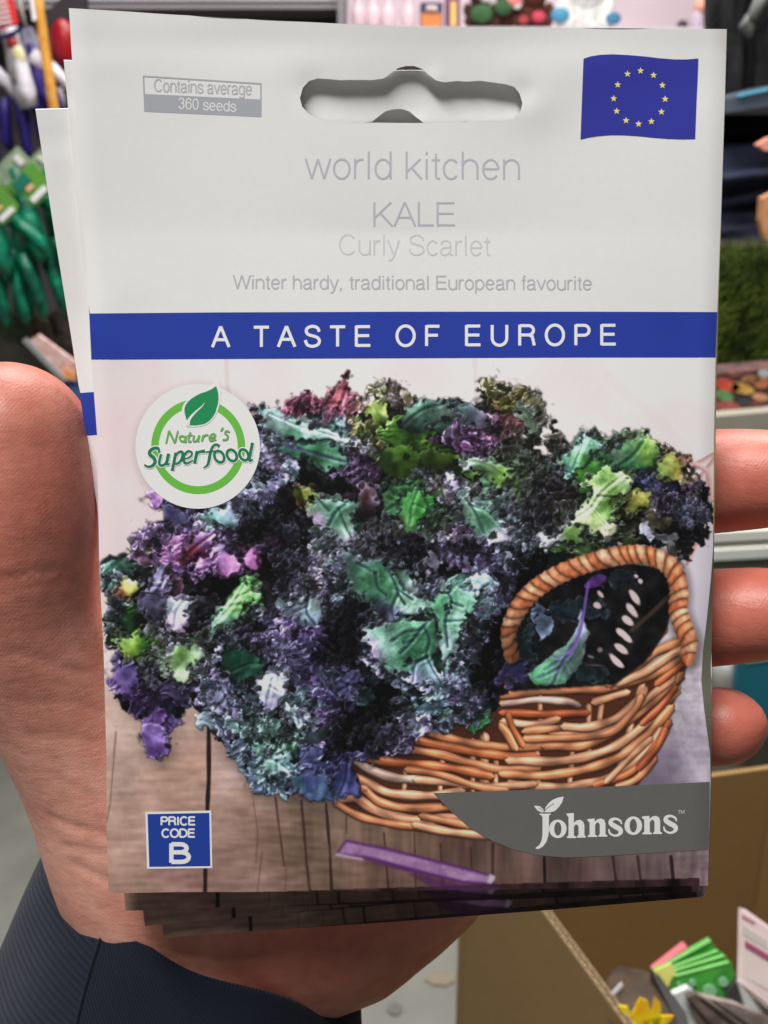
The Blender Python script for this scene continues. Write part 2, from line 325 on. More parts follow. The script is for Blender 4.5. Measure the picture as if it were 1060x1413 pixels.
    base = in_poly(KALE, 4.5)
    base &= ~in_poly([(771,596),(782,592),(784,604),(776,606)]) 
    for hx, hy, rx, ry in [(722,602,8,7),(750,622,7,11),(729,625,4,5),(762,630,5,8),(706,602,4,3),(756,598,10,8)]:
        base &= ~(np.hypot((XX-hx+nz(5,0,PH,0,PW))/rx, (YY-hy)/ry) < 1)
    core = box_blur(base.astype(np.float32), 5) > .93
    A[core] = 1; alb[core] = (kc*.42+np.array([8,9,13]))[core]; H[core] = 0
    allow = box_blur(base.astype(np.float32), 4) 
    def leaf(cx, cy, rx, ry, ang, cin, crim, z, ruf=1., vein=None, glo=.5, teeth=.14, nv=7, clip=True, rimw=.35, lam=1.0):
        pad = 1.45; R = max(rx, ry)*pad
        x0 = max(0, int(cx-R-PX0)); x1 = min(PW, int(cx+R-PX0)+1); y0 = max(0, int(cy-R-PY0)); y1 = min(PH, int(cy+R-PY0)+1)
        if x1-x0 < 2 or y1-y0 < 2: return
        sl = (slice(y0, y1), slice(x0, x1)); dx = XX[sl]-cx; dy = YY[sl]-cy
        oy, ox = int(prng.integers(0, 1024)), int(prng.integers(0, 1024))
        N = lambda c, q=0: nz(c, y0, y1, x0, x1, oy+q*37, ox+q*91)
        k = min(1.6, min(rx, ry)/12)
        dx = dx+N(14)*1.6*k+N(5)*.5*k; dy = dy+N(14, 1)*1.6*k+N(5, 1)*.5*k
        ca, sa = math.cos(ang), math.sin(ang)
        u = (dx*ca+dy*sa)/rx; v = (-dx*sa+dy*ca)/ry
        rho = np.hypot(u, v)+1e-4; th = np.arctan2(v, u)
        ph = prng.random(8)*6.28
        px = min(rx, ry); f1 = 2+prng.integers(0, 2)
        Rr = 1+.09*np.sin(f1*th+ph[0])+teeth*(.55*N(8, 4)+.55*N(5, 5)+(.35*N(3, 6) if px > 8 else 0))
        if px < 9: Rr = Rr+.22*np.sin(5*th+ph[4]+1.2*np.sin(2*th))+.14*np.sin(9*th+ph[5])
        r = rho/np.clip(Rr, .3, 1.6)
        a = ss(0, 1.3, (1-r)*px)
        if clip: a = a*ss(.12, .4, allow[sl]+.1*N(5))
        if a.max() <= 0: return
        edge = np.clip(r, 0, 1)
        h = z+2.5*k*np.sqrt(np.clip(1-edge**2*.85, 0, 1))
        bx = u+1.15+.25*math.sin(ph[6]); bth = np.arctan2(v+.3*math.sin(ph[7]), bx)       # folds fan out from the leaf's base
        nf = 5+px/5.
        fold = np.sin(bth*nf*(1.35 if vein is None else .8)+ph[1]+1.5*N(26)+.9*N(8, 7))*edge**1.6*1.9*k + np.sin(bth*nf*3+ph[3]+1.6*N(14))*edge**3*.9*k
        h = h+ruf*fold*min(1, px/10+.15)+ruf*(N(8)*1.0+N(5)*.75)*(.3+edge**2)*k**.5*lam + N(14)*1.3*k*(1 if px < 14 else .7)
        tl = prng.normal(0, .8, 2); h = h+(u*tl[0]+v*tl[1])*min(2.2, px*.12)
        t = np.clip((edge-(1-rimw))/rimw+.35*N(5), 0, 1)**1.3
        cc = np.array(cin, np.float32)*(1-t[..., None])+np.array(crim, np.float32)*t[..., None]
        cc = cc*(1+.12*N(8)+.08*N(3)+.10*N(14, 2))[..., None]
        el = ss(2.6, .8, (1-r)*px)*np.clip(.45+.6*N(8, 8), 0, 1)
        cc = cc*(1-el[..., None]*.32)+np.array([150,146,168])*(.2+.75*min(1, np.mean(crim)/120))*el[..., None]*.32
        if vein is not None:
            vm = ss(.07, .02, np.abs(v+.12*np.sin(u*2.5+ph[5])))*ss(1.0, .6, np.abs(u))
            q = (u*.9-np.abs(v)*.75+.05*N(14))*nv/2; fr = np.abs(q-np.round(q))/nv*2*px
            vs = ss(1.7, .5, fr)*ss(1.0, .75, r)*ss(.02, .1, np.abs(v))*.7
            q2 = (u*.5+np.abs(v)*.9+.08*N(14, 3))*nv*.8; fr2 = np.abs(q2-np.round(q2))/(nv*.8)*px
            v2 = ss(1.1, .3, fr2)*.3*ss(1, .7, r)
            w = np.clip(vm+vs+v2, 0, 1)[..., None]
            cc = cc*(1-w)+np.array(vein, np.float32)*w
            h = h-1.0*vm-.5*vs-.25*v2+.8*np.sin(np.pi*2*q)**2*.5*ss(1, .5, r)
        # contact shade below the leaf falls out of the height field
        m = a[..., None]
        alb[sl] = alb[sl]*(1-m)+cc*m; H[sl] = H[sl]*(1-a)+h*a; A[sl] = np.maximum(A[sl], a); GL[sl] = GL[sl]*(1-a)+glo*a
    def kcol(x, y):
        return kc[int(min(PH-1, max(0, y-PY0))), int(min(PW-1, max(0, x-PX0)))]
    def dkv(x, y): return dk[int(min(PH-1, max(0, y-PY0))), int(min(PW-1, max(0, x-PX0)))]
    xs, ys = np.nonzero(base.T); idx = np.arange(len(xs))
    def scatter(n, smin, smax, z0, z1, bright, rimb):
        sel = prng.choice(idx, n)
        for q, k in enumerate(sel):
            x = xs[k]+PX0; y = ys[k]+PY0; s = smin+(smax-smin)*prng.random()**1.6
            c = kcol(x, y).copy(); d = dkv(x, y)
            if prng.random() < d*.55: continue
            b = bright*(.35+1.0*prng.random()**1.3)*(1-.62*d)
            lum = c.mean(); jit = 1+.22*(prng.random(3)-.5)
            ci = c*b*jit; 
            rim = (c*.70+np.array([150,140,172])*.30)*b*rimb
            z = z0+(z1-z0)*q/n
            leaf(x, y, s*(.8+.6*prng.random()), s*(.55+.4*prng.random()), prng.random()*3.14, ci, rim, z, 1.2, None, .5, .5, rimw=.5)
    scatter(700, 10, 30, 1, 5, .50, 1.15)
    big = [ # cx, cy, rx, ry, angle, inner, rim, vein
     (455,600,62,16,.28,(88,132,118),(165,185,190),(150,165,170)),(440,622,70,14,.16,(34,92,68),(120,90,150),(24,60,50)),(400,580,26,16,.3,(120,152,142),(150,165,160),None),
     (600,575,46,24,-.1,(66,98,86),(90,100,110),(50,78,70)),(650,578,26,20,.5,(76,96,92),(110,95,120),(54,70,66)),(560,600,40,26,.2,(60,108,30),(120,165,60),None),(600,640,60,24,.0,(50,84,22),(74,112,34),None),
     (520,570,14,22,.2,(136,176,58),(168,196,108),None),(545,545,10,18,1.3,(120,96,92),(150,120,130),None),(415,558,20,14,-.4,(152,52,92),(176,84,120),None),(470,556,22,20,.5,(158,52,66),(188,84,96),None),
     (475,575,20,16,.9,(70,66,40),(104,80,50),None),(640,612,10,24,-.7,(166,74,164),(190,120,196),None),(700,548,26,15,-.2,(168,170,60),(150,140,80),None),(735,575,22,22,.6,(92,110,92),(120,120,120),(70,90,74)),
     (700,592,24,14,.2,(96,60,62),(130,90,92),None),(420,682,14,18,.9,(168,190,30),(220,150,70),None),(460,715,42,28,.45,(96,134,116),(168,170,184),(60,98,84)),(484,728,20,30,-.2,(58,110,84),(150,160,165),(40,84,66)),
     (515,690,12,24,.2,(64,42,40),(160,150,170),None),(585,700,26,32,.5,(52,158,62),(110,190,110),(110,190,110)),(612,690,16,22,.2,(70,120,40),(104,132,84),None),(650,700,30,28,.9,(40,90,50),(90,120,90),None),
     (690,650,30,14,.3,(64,128,54),(160,185,190),(120,170,120)),(705,664,14,14,.2,(104,172,36),(130,190,60),None),(680,720,52,22,.8,(112,150,136),(176,176,200),(70,108,98)),(645,670,30,9,.5,(116,110,104),(178,172,180),None),
     (720,745,28,18,.9,(120,142,142),(176,182,192),(84,108,108)),(800,632,24,34,.25,(92,158,136),(140,188,170),(120,176,150)),(818,664,14,24,.2,(84,164,40),(120,190,60),None),(862,632,36,26,-.3,(66,128,88),(112,156,110),(48,104,74)),
     (888,626,14,12,.0,(150,186,40),(150,176,70),None),(912,648,26,16,.7,(150,172,40),(184,110,60),None),(925,658,16,8,.5,(190,180,20),(200,120,60),None),(942,636,14,9,.3,(120,40,48),(150,70,84),None),
     (905,668,34,12,.2,(46,50,84),(80,70,120),None),(850,664,34,18,-.4,(130,188,74),(176,200,140),(170,208,130)),(830,706,42,22,-.75,(118,180,60),(186,196,160),(186,210,170)),(880,692,18,14,-.6,(156,164,36),(150,150,70),None),
     (905,712,16,22,.1,(104,98,82),(140,136,120),None),(800,738,40,9,-.35,(150,166,150),(214,218,222),None),(755,748,22,12,.1,(170,176,184),(220,222,228),None),(790,752,30,16,.1,(74,110,54),(150,160,130),None),
     (895,735,10,22,-.4,(160,164,190),(190,190,215),None),(940,700,28,18,.2,(44,66,66),(70,90,92),None),(920,742,22,8,-.1,(170,178,190),(210,214,224),None),(765,690,26,22,.4,(54,66,40),(90,84,74),None),
     (295,715,46,12,-.35,(120,152,146),(180,186,220),None),(340,690,30,12,-.5,(150,158,200),(188,190,225),None),(245,710,24,18,.3,(52,48,74),(80,76,110),None),(214,690,12,17,-.3,(130,86,150),(170,130,190),None),
     (205,752,22,30,.3,(112,82,96),(170,140,170),None),(203,758,7,9,0,(150,186,60),(160,190,90),None),(240,762,28,16,-.3,(180,116,192),(206,160,214),None),(275,760,26,30,.4,(86,34,66),(150,100,160),None),
     (312,772,22,30,-.5,(172,100,196),(212,150,220),(150,80,170)),(350,768,12,20,-.2,(190,84,176),(214,130,200),None),(160,785,22,13,-.2,(92,134,122),(130,150,150),None),(172,812,20,14,-.9,(176,200,24),(190,190,140),None),
     (178,852,20,26,.2,(36,84,36),(70,112,60),None),(150,840,7,30,.05,(120,160,130),(170,190,180),None),(186,892,26,20,.3,(132,196,30),(150,196,90),None),(215,895,26,16,0,(66,124,30),(100,150,60),None),
     (215,832,28,15,-.3,(84,82,104),(130,128,160),None),(244,845,30,24,-.6,(160,166,170),(198,178,214),(130,138,150)),(236,808,14,14,.3,(70,34,42),(130,110,140),None),(278,828,18,9,.3,(110,112,120),(150,140,170),None),
     (262,888,30,16,-.4,(96,160,50),(110,150,90),None),(250,918,32,22,.25,(142,172,122),(186,196,178),(116,150,100)),(210,918,24,12,.3,(120,140,120),(170,170,175),None),(330,830,42,16,-.8,(88,170,66),(150,200,150),(150,210,140)),
     (308,862,18,18,-.4,(104,150,128),(160,175,170),None),(318,776,24,14,1.0,(150,120,170),(190,160,210),None),(168,932,22,24,.1,(74,60,112),(112,96,158),None),(205,965,26,20,.4,(60,44,76),(100,72,124),None),(242,952,20,24,0,(72,62,96),(100,90,136),None),
     (214,1006,18,34,-.05,(104,72,152),(140,108,186),(70,44,110)),(222,990,10,16,.3,(60,36,80),(80,50,110),None),(372,948,22,22,.1,(176,186,188),(196,196,216),(130,142,160)),(330,912,34,24,.0,(28,78,58),(80,70,110),(60,110,90)),
     (305,945,28,10,-.2,(150,152,176),(190,190,210),None),(295,1000,24,16,.3,(134,148,168),(170,184,196),(100,120,130)),(325,978,26,8,-.4,(160,150,190),(200,190,220),None),(415,842,34,16,.35,(92,108,112),(150,160,172),(64,80,86)),(405,872,30,12,.8,(140,110,190),(176,150,214),None),
     (400,1020,22,16,.3,(60,130,76),(120,160,140),None),(365,1040,26,22,.9,(112,150,142),(168,188,186),None),(352,1010,24,18,.4,(90,120,112),(150,168,170),None),(395,1070,16,28,.1,(100,138,150),(150,178,190),None),(370,1085,24,10,.2,(80,80,128),(120,140,170),None),
     (450,1075,34,22,.1,(62,62,118),(96,92,160),(84,110,140)),(480,1070,20,22,.3,(54,50,100),(84,80,140),None),(430,1040,26,18,-.3,(80,80,128),(130,150,170),None),(415,1005,26,14,-.7,(150,168,170),(190,200,206),None),
     (510,800,38,30,.35,(76,138,104),(130,150,150),(56,86,80)),(540,822,46,32,.55,(88,164,122),(168,182,196),(52,84,86)),(556,786,20,12,.6,(92,126,112),(150,160,170),None),(470,790,10,36,.2,(120,120,140),(160,160,180),None),
     (668,800,30,20,-.5,(140,172,170),(176,178,204),(96,120,124)),(640,838,34,50,.35,(112,178,150),(160,178,190),(70,88,110)),(608,836,20,30,.1,(84,166,116),(120,180,150),(54,84,90)),(528,886,36,30,.4,(110,152,136),(172,168,190),(70,98,96)),
     (585,895,56,44,-.55,(70,138,102),(130,150,165),(46,64,78)),(600,955,30,34,.9,(104,136,156),(150,160,190),(74,90,120)),(555,935,30,20,.3,(128,146,172),(170,170,200),(90,106,130)),(630,930,18,30,.2,(112,152,146),(150,170,180),(76,110,110)),
     (590,975,30,14,.2,(104,130,150),(156,176,190),None),(615,1000,34,14,-.2,(78,110,88),(120,126,150),None),(560,985,18,12,-.3,(160,176,180),(200,206,214),None),(640,965,26,12,.0,(76,68,96),(130,130,160),None),(662,1002,20,18,.3,(42,92,56),(80,90,100),(70,130,90)),(668,972,12,12,.4,(92,104,136),(130,140,170),None),
     (495,958,24,14,.1,(80,112,116),(130,150,160),None),(440,760,22,10,.5,(170,176,180),(204,206,214),None),(432,808,16,22,.2,(120,128,112),(190,196,190),None),(428,812,7,6,0,(96,150,60),(130,170,90),None),(395,640,18,26,.2,(150,150,178),(190,190,214),None),(372,625,10,18,0,(110,118,104),(160,160,170),None)]
    half = [b for b in big]
    scatter(140, 10, 22, 4, 6, .75, 1.3)
    for i, (cx, cy, rx, ry, an, ci, cr, ve) in enumerate(half):
        kq = kcol(cx, cy); ci = np.array(ci)*.62+kq*.26; cr = np.array(cr)*.6+kq*.24
        leaf(cx, cy, rx, ry, an, ci, cr, 6+(i % 3), (.35 if ve else .9), ve, .5, (.10 if rx > 24 else .16) if ve else .24, nv=5+i % 3, rimw=.30, lam=.8)
    # frills: the crinkled margins, many small folded flakes that follow bands
    def frill(pts, w, n, ca, cb, mul=1., z=10, smax=9):
        P = spline(pts, 10); T_ = np.gradient(P, axis=0); phs = prng.random()*6
        for lay in range(4):
            off = (lay-1.5)*w*.42*(-1 if int(phs*7) % 2 else 1); L = len(P); m_ = int(n*.42)
            for q in range(m_):
                t = (q+.5*prng.random())/m_; i = min(L-1, int(t*L)); p = P[i]; tn = T_[i]/(np.hypot(*T_[i])+1e-6); nr = np.array([-tn[1], tn[0]])
                wob = math.sin(t*m_*.55+phs+lay*2)*w*.30
                p = p+nr*(off+wob)+tn*prng.normal(0, 2); an_ = math.atan2(nr[1], nr[0])+.7*math.sin(t*m_*.8+phs+lay)+prng.normal(0, .35)
                u_ = .5+.5*math.sin(t*m_*.35+lay*1.7+phs*2); c = np.array(ca)*(1-u_)+np.array(cb)*u_; c = c*.55+kcol(*p)*.45
                c = c*(.62+.55*prng.random()+.34*math.sin(t*m_*.9+lay))*(1-.55*dkv(*p))*mul
                leaf(p[0], p[1], 7+smax*prng.random(), 4.5+smax*.55*prng.random(), an_, c*.66, c*.98+np.array([34,30,42]), z+lay*.8+prng.random(), 1.25, None, .6, .42, rimw=.5)
    LV, TE, PU, WH, DKC = (142,122,178), (100,142,138), (104,72,158), (182,182,200), (40,40,55)
    for a in [([(575,655),(600,652),(625,668),(640,690),(650,720),(660,750),(690,770)],14,60,WH,(120,110,130)),([(380,590),(375,630),(395,650),(370,690),(330,700)],16,60,LV,TE),([(430,770),(440,800),(425,830)],18,60,LV,WH),
      ([(470,770),(455,820),(480,850),(510,870),(515,905),(545,930),(590,945),(615,950)],14,110,LV,TE),([(660,790),(690,800),(690,830),(665,850),(655,870),(640,910),(630,950)],14,70,LV,TE),([(600,755),(640,765),(680,760),(700,780),(690,830)],18,90,LV,(90,80,120)),
      ([(400,850),(430,880),(420,910),(440,940),(450,980),(450,1010),(420,1020)],20,130,PU,LV),([(470,930),(450,960),(490,960)],18,60,PU,TE),([(380,740),(400,770),(410,800),(390,820)],24,80,(42,42,56),(110,110,125)),
      ([(440,740),(500,760),(560,770),(600,760)],20,100,(50,54,62),(150,155,160)),([(300,870),(340,870),(360,890),(390,880)],14,60,LV,(110,100,140)),([(290,920),(310,935),(290,960),(330,985),(300,1005)],16,80,LV,TE),
      ([(330,1030),(345,1060),(360,1085),(400,1080),(430,1090),(470,1095)],14,80,TE,(90,90,140)),([(400,960),(420,990),(390,1010),(350,990),(330,1010)],20,100,TE,(90,120,110)),([(550,965),(560,1000),(600,1010),(640,990),(650,970)],14,80,LV,TE),
      ([(545,1010),(560,1030),(530,1040)],12,30,(60,56,76),LV),([(150,900),(160,930),(175,950),(200,980)],12,40,PU,(80,60,110)),([(230,830),(215,860),(240,900),(270,870)],16,50,(96,80,110),LV),([(190,740),(230,735),(260,740),(290,730)],16,50,LV,(130,90,140)),
      ([(170,800),(160,840),(155,880)],10,24,(110,120,120),LV),([(400,555),(430,560),(480,545),(500,560)],10,40,(140,60,90),(110,80,90)),([(520,535),(545,530),(560,555),(600,560)],9,30,(130,140,80),(110,100,110)),
      ([(620,600),(660,600),(680,590),(640,630)],14,60,(100,90,110),(140,100,150)),([(670,540),(710,535),(745,555),(745,580)],10,45,(130,120,80),(90,90,84)),([(720,600),(700,620),(740,640),(770,620),(775,600)],12,60,(60,64,48),(90,84,64)),
      ([(800,600),(830,600),(870,603),(905,620),(945,635)],9,50,(110,140,90),(90,80,80)),([(690,690),(720,720),(745,740),(700,760),(720,780)],16,70,(90,110,112),(160,168,176)),([(730,660),(780,680),(770,720),(740,700)],18,60,(60,56,50),(96,84,100)),
      ([(900,690),(930,700),(960,700),(970,720)],12,40,(60,60,80),(120,110,130)),([(510,740),(560,735),(590,720),(630,745)],14,70,(90,80,90),(150,150,150)),([(260,930),(280,900),(290,860)],12,30,(60,60,60),(120,110,140)),([(340,960),(400,930),(410,900),(380,880)],18,70,(50,66,74),(110,110,140)),
      ([(470,630),(500,640),(520,660)],12,24,(110,70,120),(150,120,160)),([(480,590),(510,600),(520,630)],12,24,(150,110,90),(110,160,60)),([(310,740),(340,730),(330,770)],12,30,LV,(110,90,130)),([(690,955),(700,930),(690,905)],10,20,(60,60,96),(84,80,130))]:
        frill(a[0], a[1]*.9, int(a[2]*.5), *a[3:], mul=.86)
    def pleaf(T, poly, cols, veins=(), z=13, jag=2.0, vc=None, fr=1., dark=1.):
        tx, ty = T; f = lambda L: [(tx+p[0]/3.533, ty+p[1]/3.533) for p in L]
        pl = [tuple(p) for p in spline(f(poly)+[f(poly)[0]], 4)][:-1]
        xs_ = [p[0] for p in pl]; ys_ = [p[1] for p in pl]
        x0 = max(0, int(min(xs_)-8-PX0)); x1 = min(PW, int(max(xs_)+9-PX0)); y0 = max(0, int(min(ys_)-8-PY0)); y1 = min(PH, int(max(ys_)+9-PY0))
        sl = (slice(y0, y1), slice(x0, x1)); oy, ox = int(prng.integers(0, 1024)), int(prng.integers(0, 1024))
        N = lambda c, q=0: nz(c, y0, y1, x0, x1, oy+q*37, ox+q*91)
        X = XX[sl]+(N(8)*.9+N(3)*.7+N(5)*.8)*jag; Y = YY[sl]+(N(8, 1)*.9+N(3, 1)*.7+N(5, 1)*.8)*jag
        ins = np.zeros(X.shape, bool); n = len(pl)
        for i in range(n):
            (xa, ya), (xb, yb) = pl[i], pl[(i+1) % n]
            if ya != yb: ins ^= ((ya > Y) != (yb > Y)) & (X < (xb-xa)*(Y-ya)/(yb-ya)+xa)
        m = ins.astype(np.float32); a = np.clip(box_blur(m, 1)*1.15, 0, 1)*(m*.6+.4); b3 = box_blur(m, 3); b7 = box_blur(m, 7)
        num = 0; den = 0
        for (cx_, cy_), c_ in cols:
            px_, py_ = tx+cx_/3.533, ty+cy_/3.533; w = 1/((X-px_)**2+(Y-py_)**2+60.)**1.5; num = num+w[..., None]*np.array(c_, np.float32); den = den+w
        cc = num/den[..., None]*dark*.92
        cc = cc*(1+.07*N(14)+.07*N(5, 2)+.04*N(2))[..., None]
        e = ss(.95, .55, b3)*m; lum_ = cc.mean(-1, keepdims=True)
        cc = cc*(1-.45*e[..., None])+(np.array([155,150,175])*(.2+.6*lum_/120))*.45*e[..., None]
        h = z+4*b7+2*b3+N(14, 5)*1.5+N(26)*1.8+N(8, 2)*.6+(1-b7)*(N(5, 3)*1.6+N(8, 4)*1.8)
        vcol = np.array(vc if vc else (52,60,84), np.float32)
        for vp in veins:
            P2_ = spline(f(vp), 6); w0 = 1.5 if vp is veins[0] else 1.05
            dmin = np.full(X.shape, 99., np.float32); sd = np.zeros_like(dmin)
            for p, q in zip(P2_[:-1], P2_[1:]):
                L = float(np.hypot(*(q-p)))+1e-6; ux, uy = (q-p)/L; dx = XX[sl]-p[0]; dy = YY[sl]-p[1]; t = np.clip(dx*ux+dy*uy, 0, L); ex, ey = dx-t*ux, dy-t*uy; d_ = np.hypot(ex, ey); k_ = d_ < dmin; dmin = np.where(k_, d_, dmin)
            v_ = ss(w0+.7, w0-.6, dmin)[..., None]*.75; cc = cc*(1-v_)+vcol*v_; h = h-1.1*np.exp(-(dmin/2.0)**2)+.9*np.exp(-((dmin-4.5)/2.2)**2)
        if veins:                                        # the net of fine veins
            q = np.abs(N(8, 9)); cc = cc*(1-.16*ss(.16, .04, q)[..., None]*b7[..., None]); h = h-.35*ss(.2, .02, q)
        alb[sl] = alb[sl]*(1-a[..., None])+cc*a[..., None]; H[sl] = H[sl]*(1-a)+h*a; A[sl] = np.maximum(A[sl], a); GL[sl] = GL[sl]*(1-a)+.35*a
        for q in range(int(n*.36*fr)):
            i = prng.integers(0, n); p = pl[i]; px_, py_ = p[0]+prng.normal(0, 1.8), p[1]+prng.normal(0, 1.8)
            yi, xi = int(np.clip(py_-PY0-y0, 0, X.shape[0]-1)), int(np.clip(px_-PX0-x0, 0, X.shape[1]-1)); c_ = cc[yi, xi]
            c_ = (c_*.6+np.array([120,110,140])*.3*min(1.1, c_.mean()/90))*(.45+.6*prng.random()); leaf(px_, py_, 2.5+4*prng.random(), 2+2.5*prng.random(), prng.random()*3.14, c_*.7, c_*1.25, z+3, 1.3, None, .6, .5, rimw=.6, clip=False)
    for q in range(80):
        k_ = idx[prng.integers(0, len(idx))]; x_ = xs[k_]+PX0; y_ = ys[k_]+PY0
        d_ = dkv(x_, y_)
        if allow[int(y_-PY0), int(x_-PX0)] < .97 or (d_ > .5 and prng.random() < .5): continue
        c_ = kcol(x_, y_)*(.92+.5*prng.random())*(1-.5*d_)+10; r_ = 34+46*prng.random(); as_ = .55+.35*prng.random(); an_ = prng.random()*3.14; p0 = prng.random()*6
        pol = []
        for t_ in np.linspace(0, 2*math.pi, 15)[:-1]:
            rr_ = r_*(1+.22*math.sin(3*t_+p0)+.16*math.sin(5*t_+2*p0)+.10*prng.normal()); u_, v_ = rr_*math.cos(t_)*1.25, rr_*math.sin(t_)*as_
            pol.append((u_*math.cos(an_)-v_*math.sin(an_), u_*math.sin(an_)+v_*math.cos(an_)))
        e1 = (r_*1.1*math.cos(an_), r_*1.1*math.sin(an_)); e2 = (-e1[0], -e1[1]); mid = (r_*.16*math.sin(an_), -r_*.16*math.cos(an_)); sd_ = (r_*.6*as_*math.sin(an_), -r_*.6*as_*math.cos(an_))
        edge_ = c_*.7+np.array([62,54,76])*(1-.5*d_); dk_ = c_*.45
        pleaf((x_, y_), pol, [((0, 0), c_), (e1, edge_), (e2, dk_), (sd_, edge_*.9), ((-sd_[0], -sd_[1]), c_*.7)], [[e2, mid, e1], [mid, (sd_[0]+e1[0]*.3, sd_[1]+e1[1]*.3)], [mid, (-sd_[0]+e1[0]*.3, -sd_[1]+e1[1]*.3)]], 11, 2.6, tuple(c_*.5+np.array([6,6,14])), 1.3)
    TA, TB, TC_, TD, TE_ = (400,760), (400,490), (690,490), (130,760), (130,490)
    pleaf(TB, [(540,300),(600,240),(720,220),(800,260),(830,310),(760,310),(700,330),(650,370),(580,380),(540,350)], [((650,280),(66,100,90)),((600,260),(100,140,120)),((580,350),(40,50,50)),((780,280),(80,95,90))], [[(560,340),(640,270),(740,240)]], 9, vc=(44,66,60))
    pleaf(TB, [(800,240),(900,250),(980,300),(960,350),(900,340),(830,290)], [((880,280),(84,92,104)),((960,320),(110,100,125)),((830,260),(60,90,80))], (), 9)
    pleaf(TB, [(420,470),(560,440),(700,470),(830,480),(760,560),(640,540),(560,600),(450,560)], [((600,500),(60,98,22)),((480,520),(36,52,20)),((700,520),(60,80,24)),((520,450),(96,150,44))], (), 9)
    pleaf(TB, [(-150,250),(-60,270),(20,330),(140,350),(240,385),(330,405),(390,440),(400,468),(350,470),(290,438),(210,425),(100,410),(-40,400),(-120,330)], [((100,370),(150,182,180)),((-60,330),(120,145,145)),((20,400),(84,140,115)),((380,452),(190,180,200)),((250,400),(140,160,165))], [[(-100,290),(40,350),(200,395),(380,450)]], 10, vc=(190,205,205))
    pleaf(TB, [(-60,430),(0,440),(150,425),(260,465),(285,530),(250,560),(180,550),(90,510),(20,500),(-60,470)], [((100,470),(40,100,66)),((200,535),(100,158,130)),((-30,450),(50,90,76))], [[(-40,440),(120,480),(270,520)]], 11, vc=(90,60,130))
    pleaf(TB, [(600,650),(640,640),(670,720),(690,800),(640,810),(590,860),(560,820),(530,740),(545,690)], [((600,740),(50,156,62)),((640,690),(50,118,50)),((590,800),(110,180,100)),((660,780),(40,110,40))], [[(630,660),(600,740),(590,820)],[(605,730),(670,760)]], 11, vc=(90,190,100))
    pleaf(TB, [(820,510),(900,495),(980,510),(1060,540),(1080,590),(1020,640),(960,590),(900,560),(840,540)], [((900,508),(170,195,190)),((950,560),(80,130,76)),((1030,585),(104,165,40)),((980,530),(130,150,130))], [[(840,515),(940,525),(1040,590)]], 11, vc=(120,140,110))
    pleaf(TB, [(10,620),(60,640),(130,672),(200,700),(300,710),(340,690),(330,750),(310,800),(330,860),(350,900),(310,915),(250,915),(230,880),(190,850),(140,840),(100,790),(75,740),(110,715),(60,710)], [((15,640),(226,140,70)),((50,680),(170,196,24)),((150,730),(118,152,142)),((225,770),(54,102,84)),((270,810),(116,164,140)),((300,890),(172,166,188)),((130,810),(166,148,178)),((300,730),(90,130,115))], [[(330,700),(240,750),(190,830)],[(240,750),(270,830),(300,890)],[(130,690),(190,760)]], 13, vc=(46,70,66))
    pleaf(TB, [(330,650),(370,620),(420,640),(436,690),(420,760),(350,800),(320,790),(340,740)], [((380,690),(56,34,30)),((430,680),(170,160,190)),((340,650),(120,100,130)),((350,780),(30,20,20))], (), 12)
    pleaf(TB, [(760,590),(820,605),(850,665),(950,740),(1040,815),(1075,850),(1050,910),(990,940),(960,900),(920,900),(880,840),(850,790),(830,720),(780,650)], [((900,740),(118,156,138)),((945,810),(70,118,90)),((1010,900),(168,160,188)),((820,625),(148,140,178)),((880,690),(150,165,165))], [[(830,660),(900,760),(950,870)],[(880,730),(960,760),(1030,830)]], 13, vc=(60,90,84))
    pleaf(TC_, [(590,440),(620,410),(700,400),(770,440),(780,500),(760,560),(700,580),(650,560),(590,550),(540,540),(550,480)], [((640,470),(92,140,96)),((600,530),(50,120,82)),((720,470),(124,184,44)),((745,560),(26,52,44)),((560,500),(110,130,115))], [[(700,420),(650,490),(580,540)]], 11, vc=(56,100,80))
    pleaf(TC_, [(360,470),(390,410),(420,390),(470,410),(490,450),(440,490),(440,540),(410,570),(380,590),(330,595),(310,540),(320,490)], [((400,450),(130,186,162)),((345,550),(96,164,144)),((430,510),(84,160,60)),((460,440),(110,165,140))], [[(420,410),(390,480),(350,580)]], 12, vc=(150,195,175))
    pleaf(TC_, [(400,540),(470,500),(500,540),(470,620),(430,680),(390,640),(370,590)], [((420,600),(74,160,30)),((470,540),(60,140,50)),((400,660),(40,80,30))], (), 11)
    pleaf(TC_, [(770,560),(790,500),(850,480),(900,480),(920,510),(890,540),(900,590),(950,600),(900,630),(840,610),(790,590)], [((850,520),(146,154,40)),((880,570),(200,186,14)),((805,570),(116,156,70)),((900,495),(140,60,70)),((920,605),(170,150,130))], (), 12)
    pleaf(TC_, [(460,572),(530,560),(600,580),(652,630),(620,680),(560,692),(562,740),(550,800),(562,860),(520,900),(470,872),(430,842),(380,830),(340,800),(400,740),(440,680),(430,620)], [((520,620),(126,184,76)),((470,700),(166,198,150)),((500,760),(104,178,56)),((420,800),(160,170,130)),((540,870),(170,165,150)),((610,620),(160,185,140)),((560,720),(100,160,40))], [[(600,590),(500,670),(440,750),(350,810)],[(480,690),(560,700)],[(450,740),(530,830)]], 13, vc=(196,214,186))
    pleaf(TC_, [(160,885),(260,880),(330,830),(400,835),(380,870),(420,900),(350,920),(300,900),(240,940),(190,920)], [((250,885),(196,202,206)),((360,850),(90,130,60)),((240,920),(190,196,206)),((380,900),(70,96,50))], (), 13)
    pleaf(TC_, [(620,700),(650,670),(735,680),(730,720),(690,760),(640,790),(625,750)], [((680,700),(160,160,40)),((640,760),(110,120,40))], (), 12)
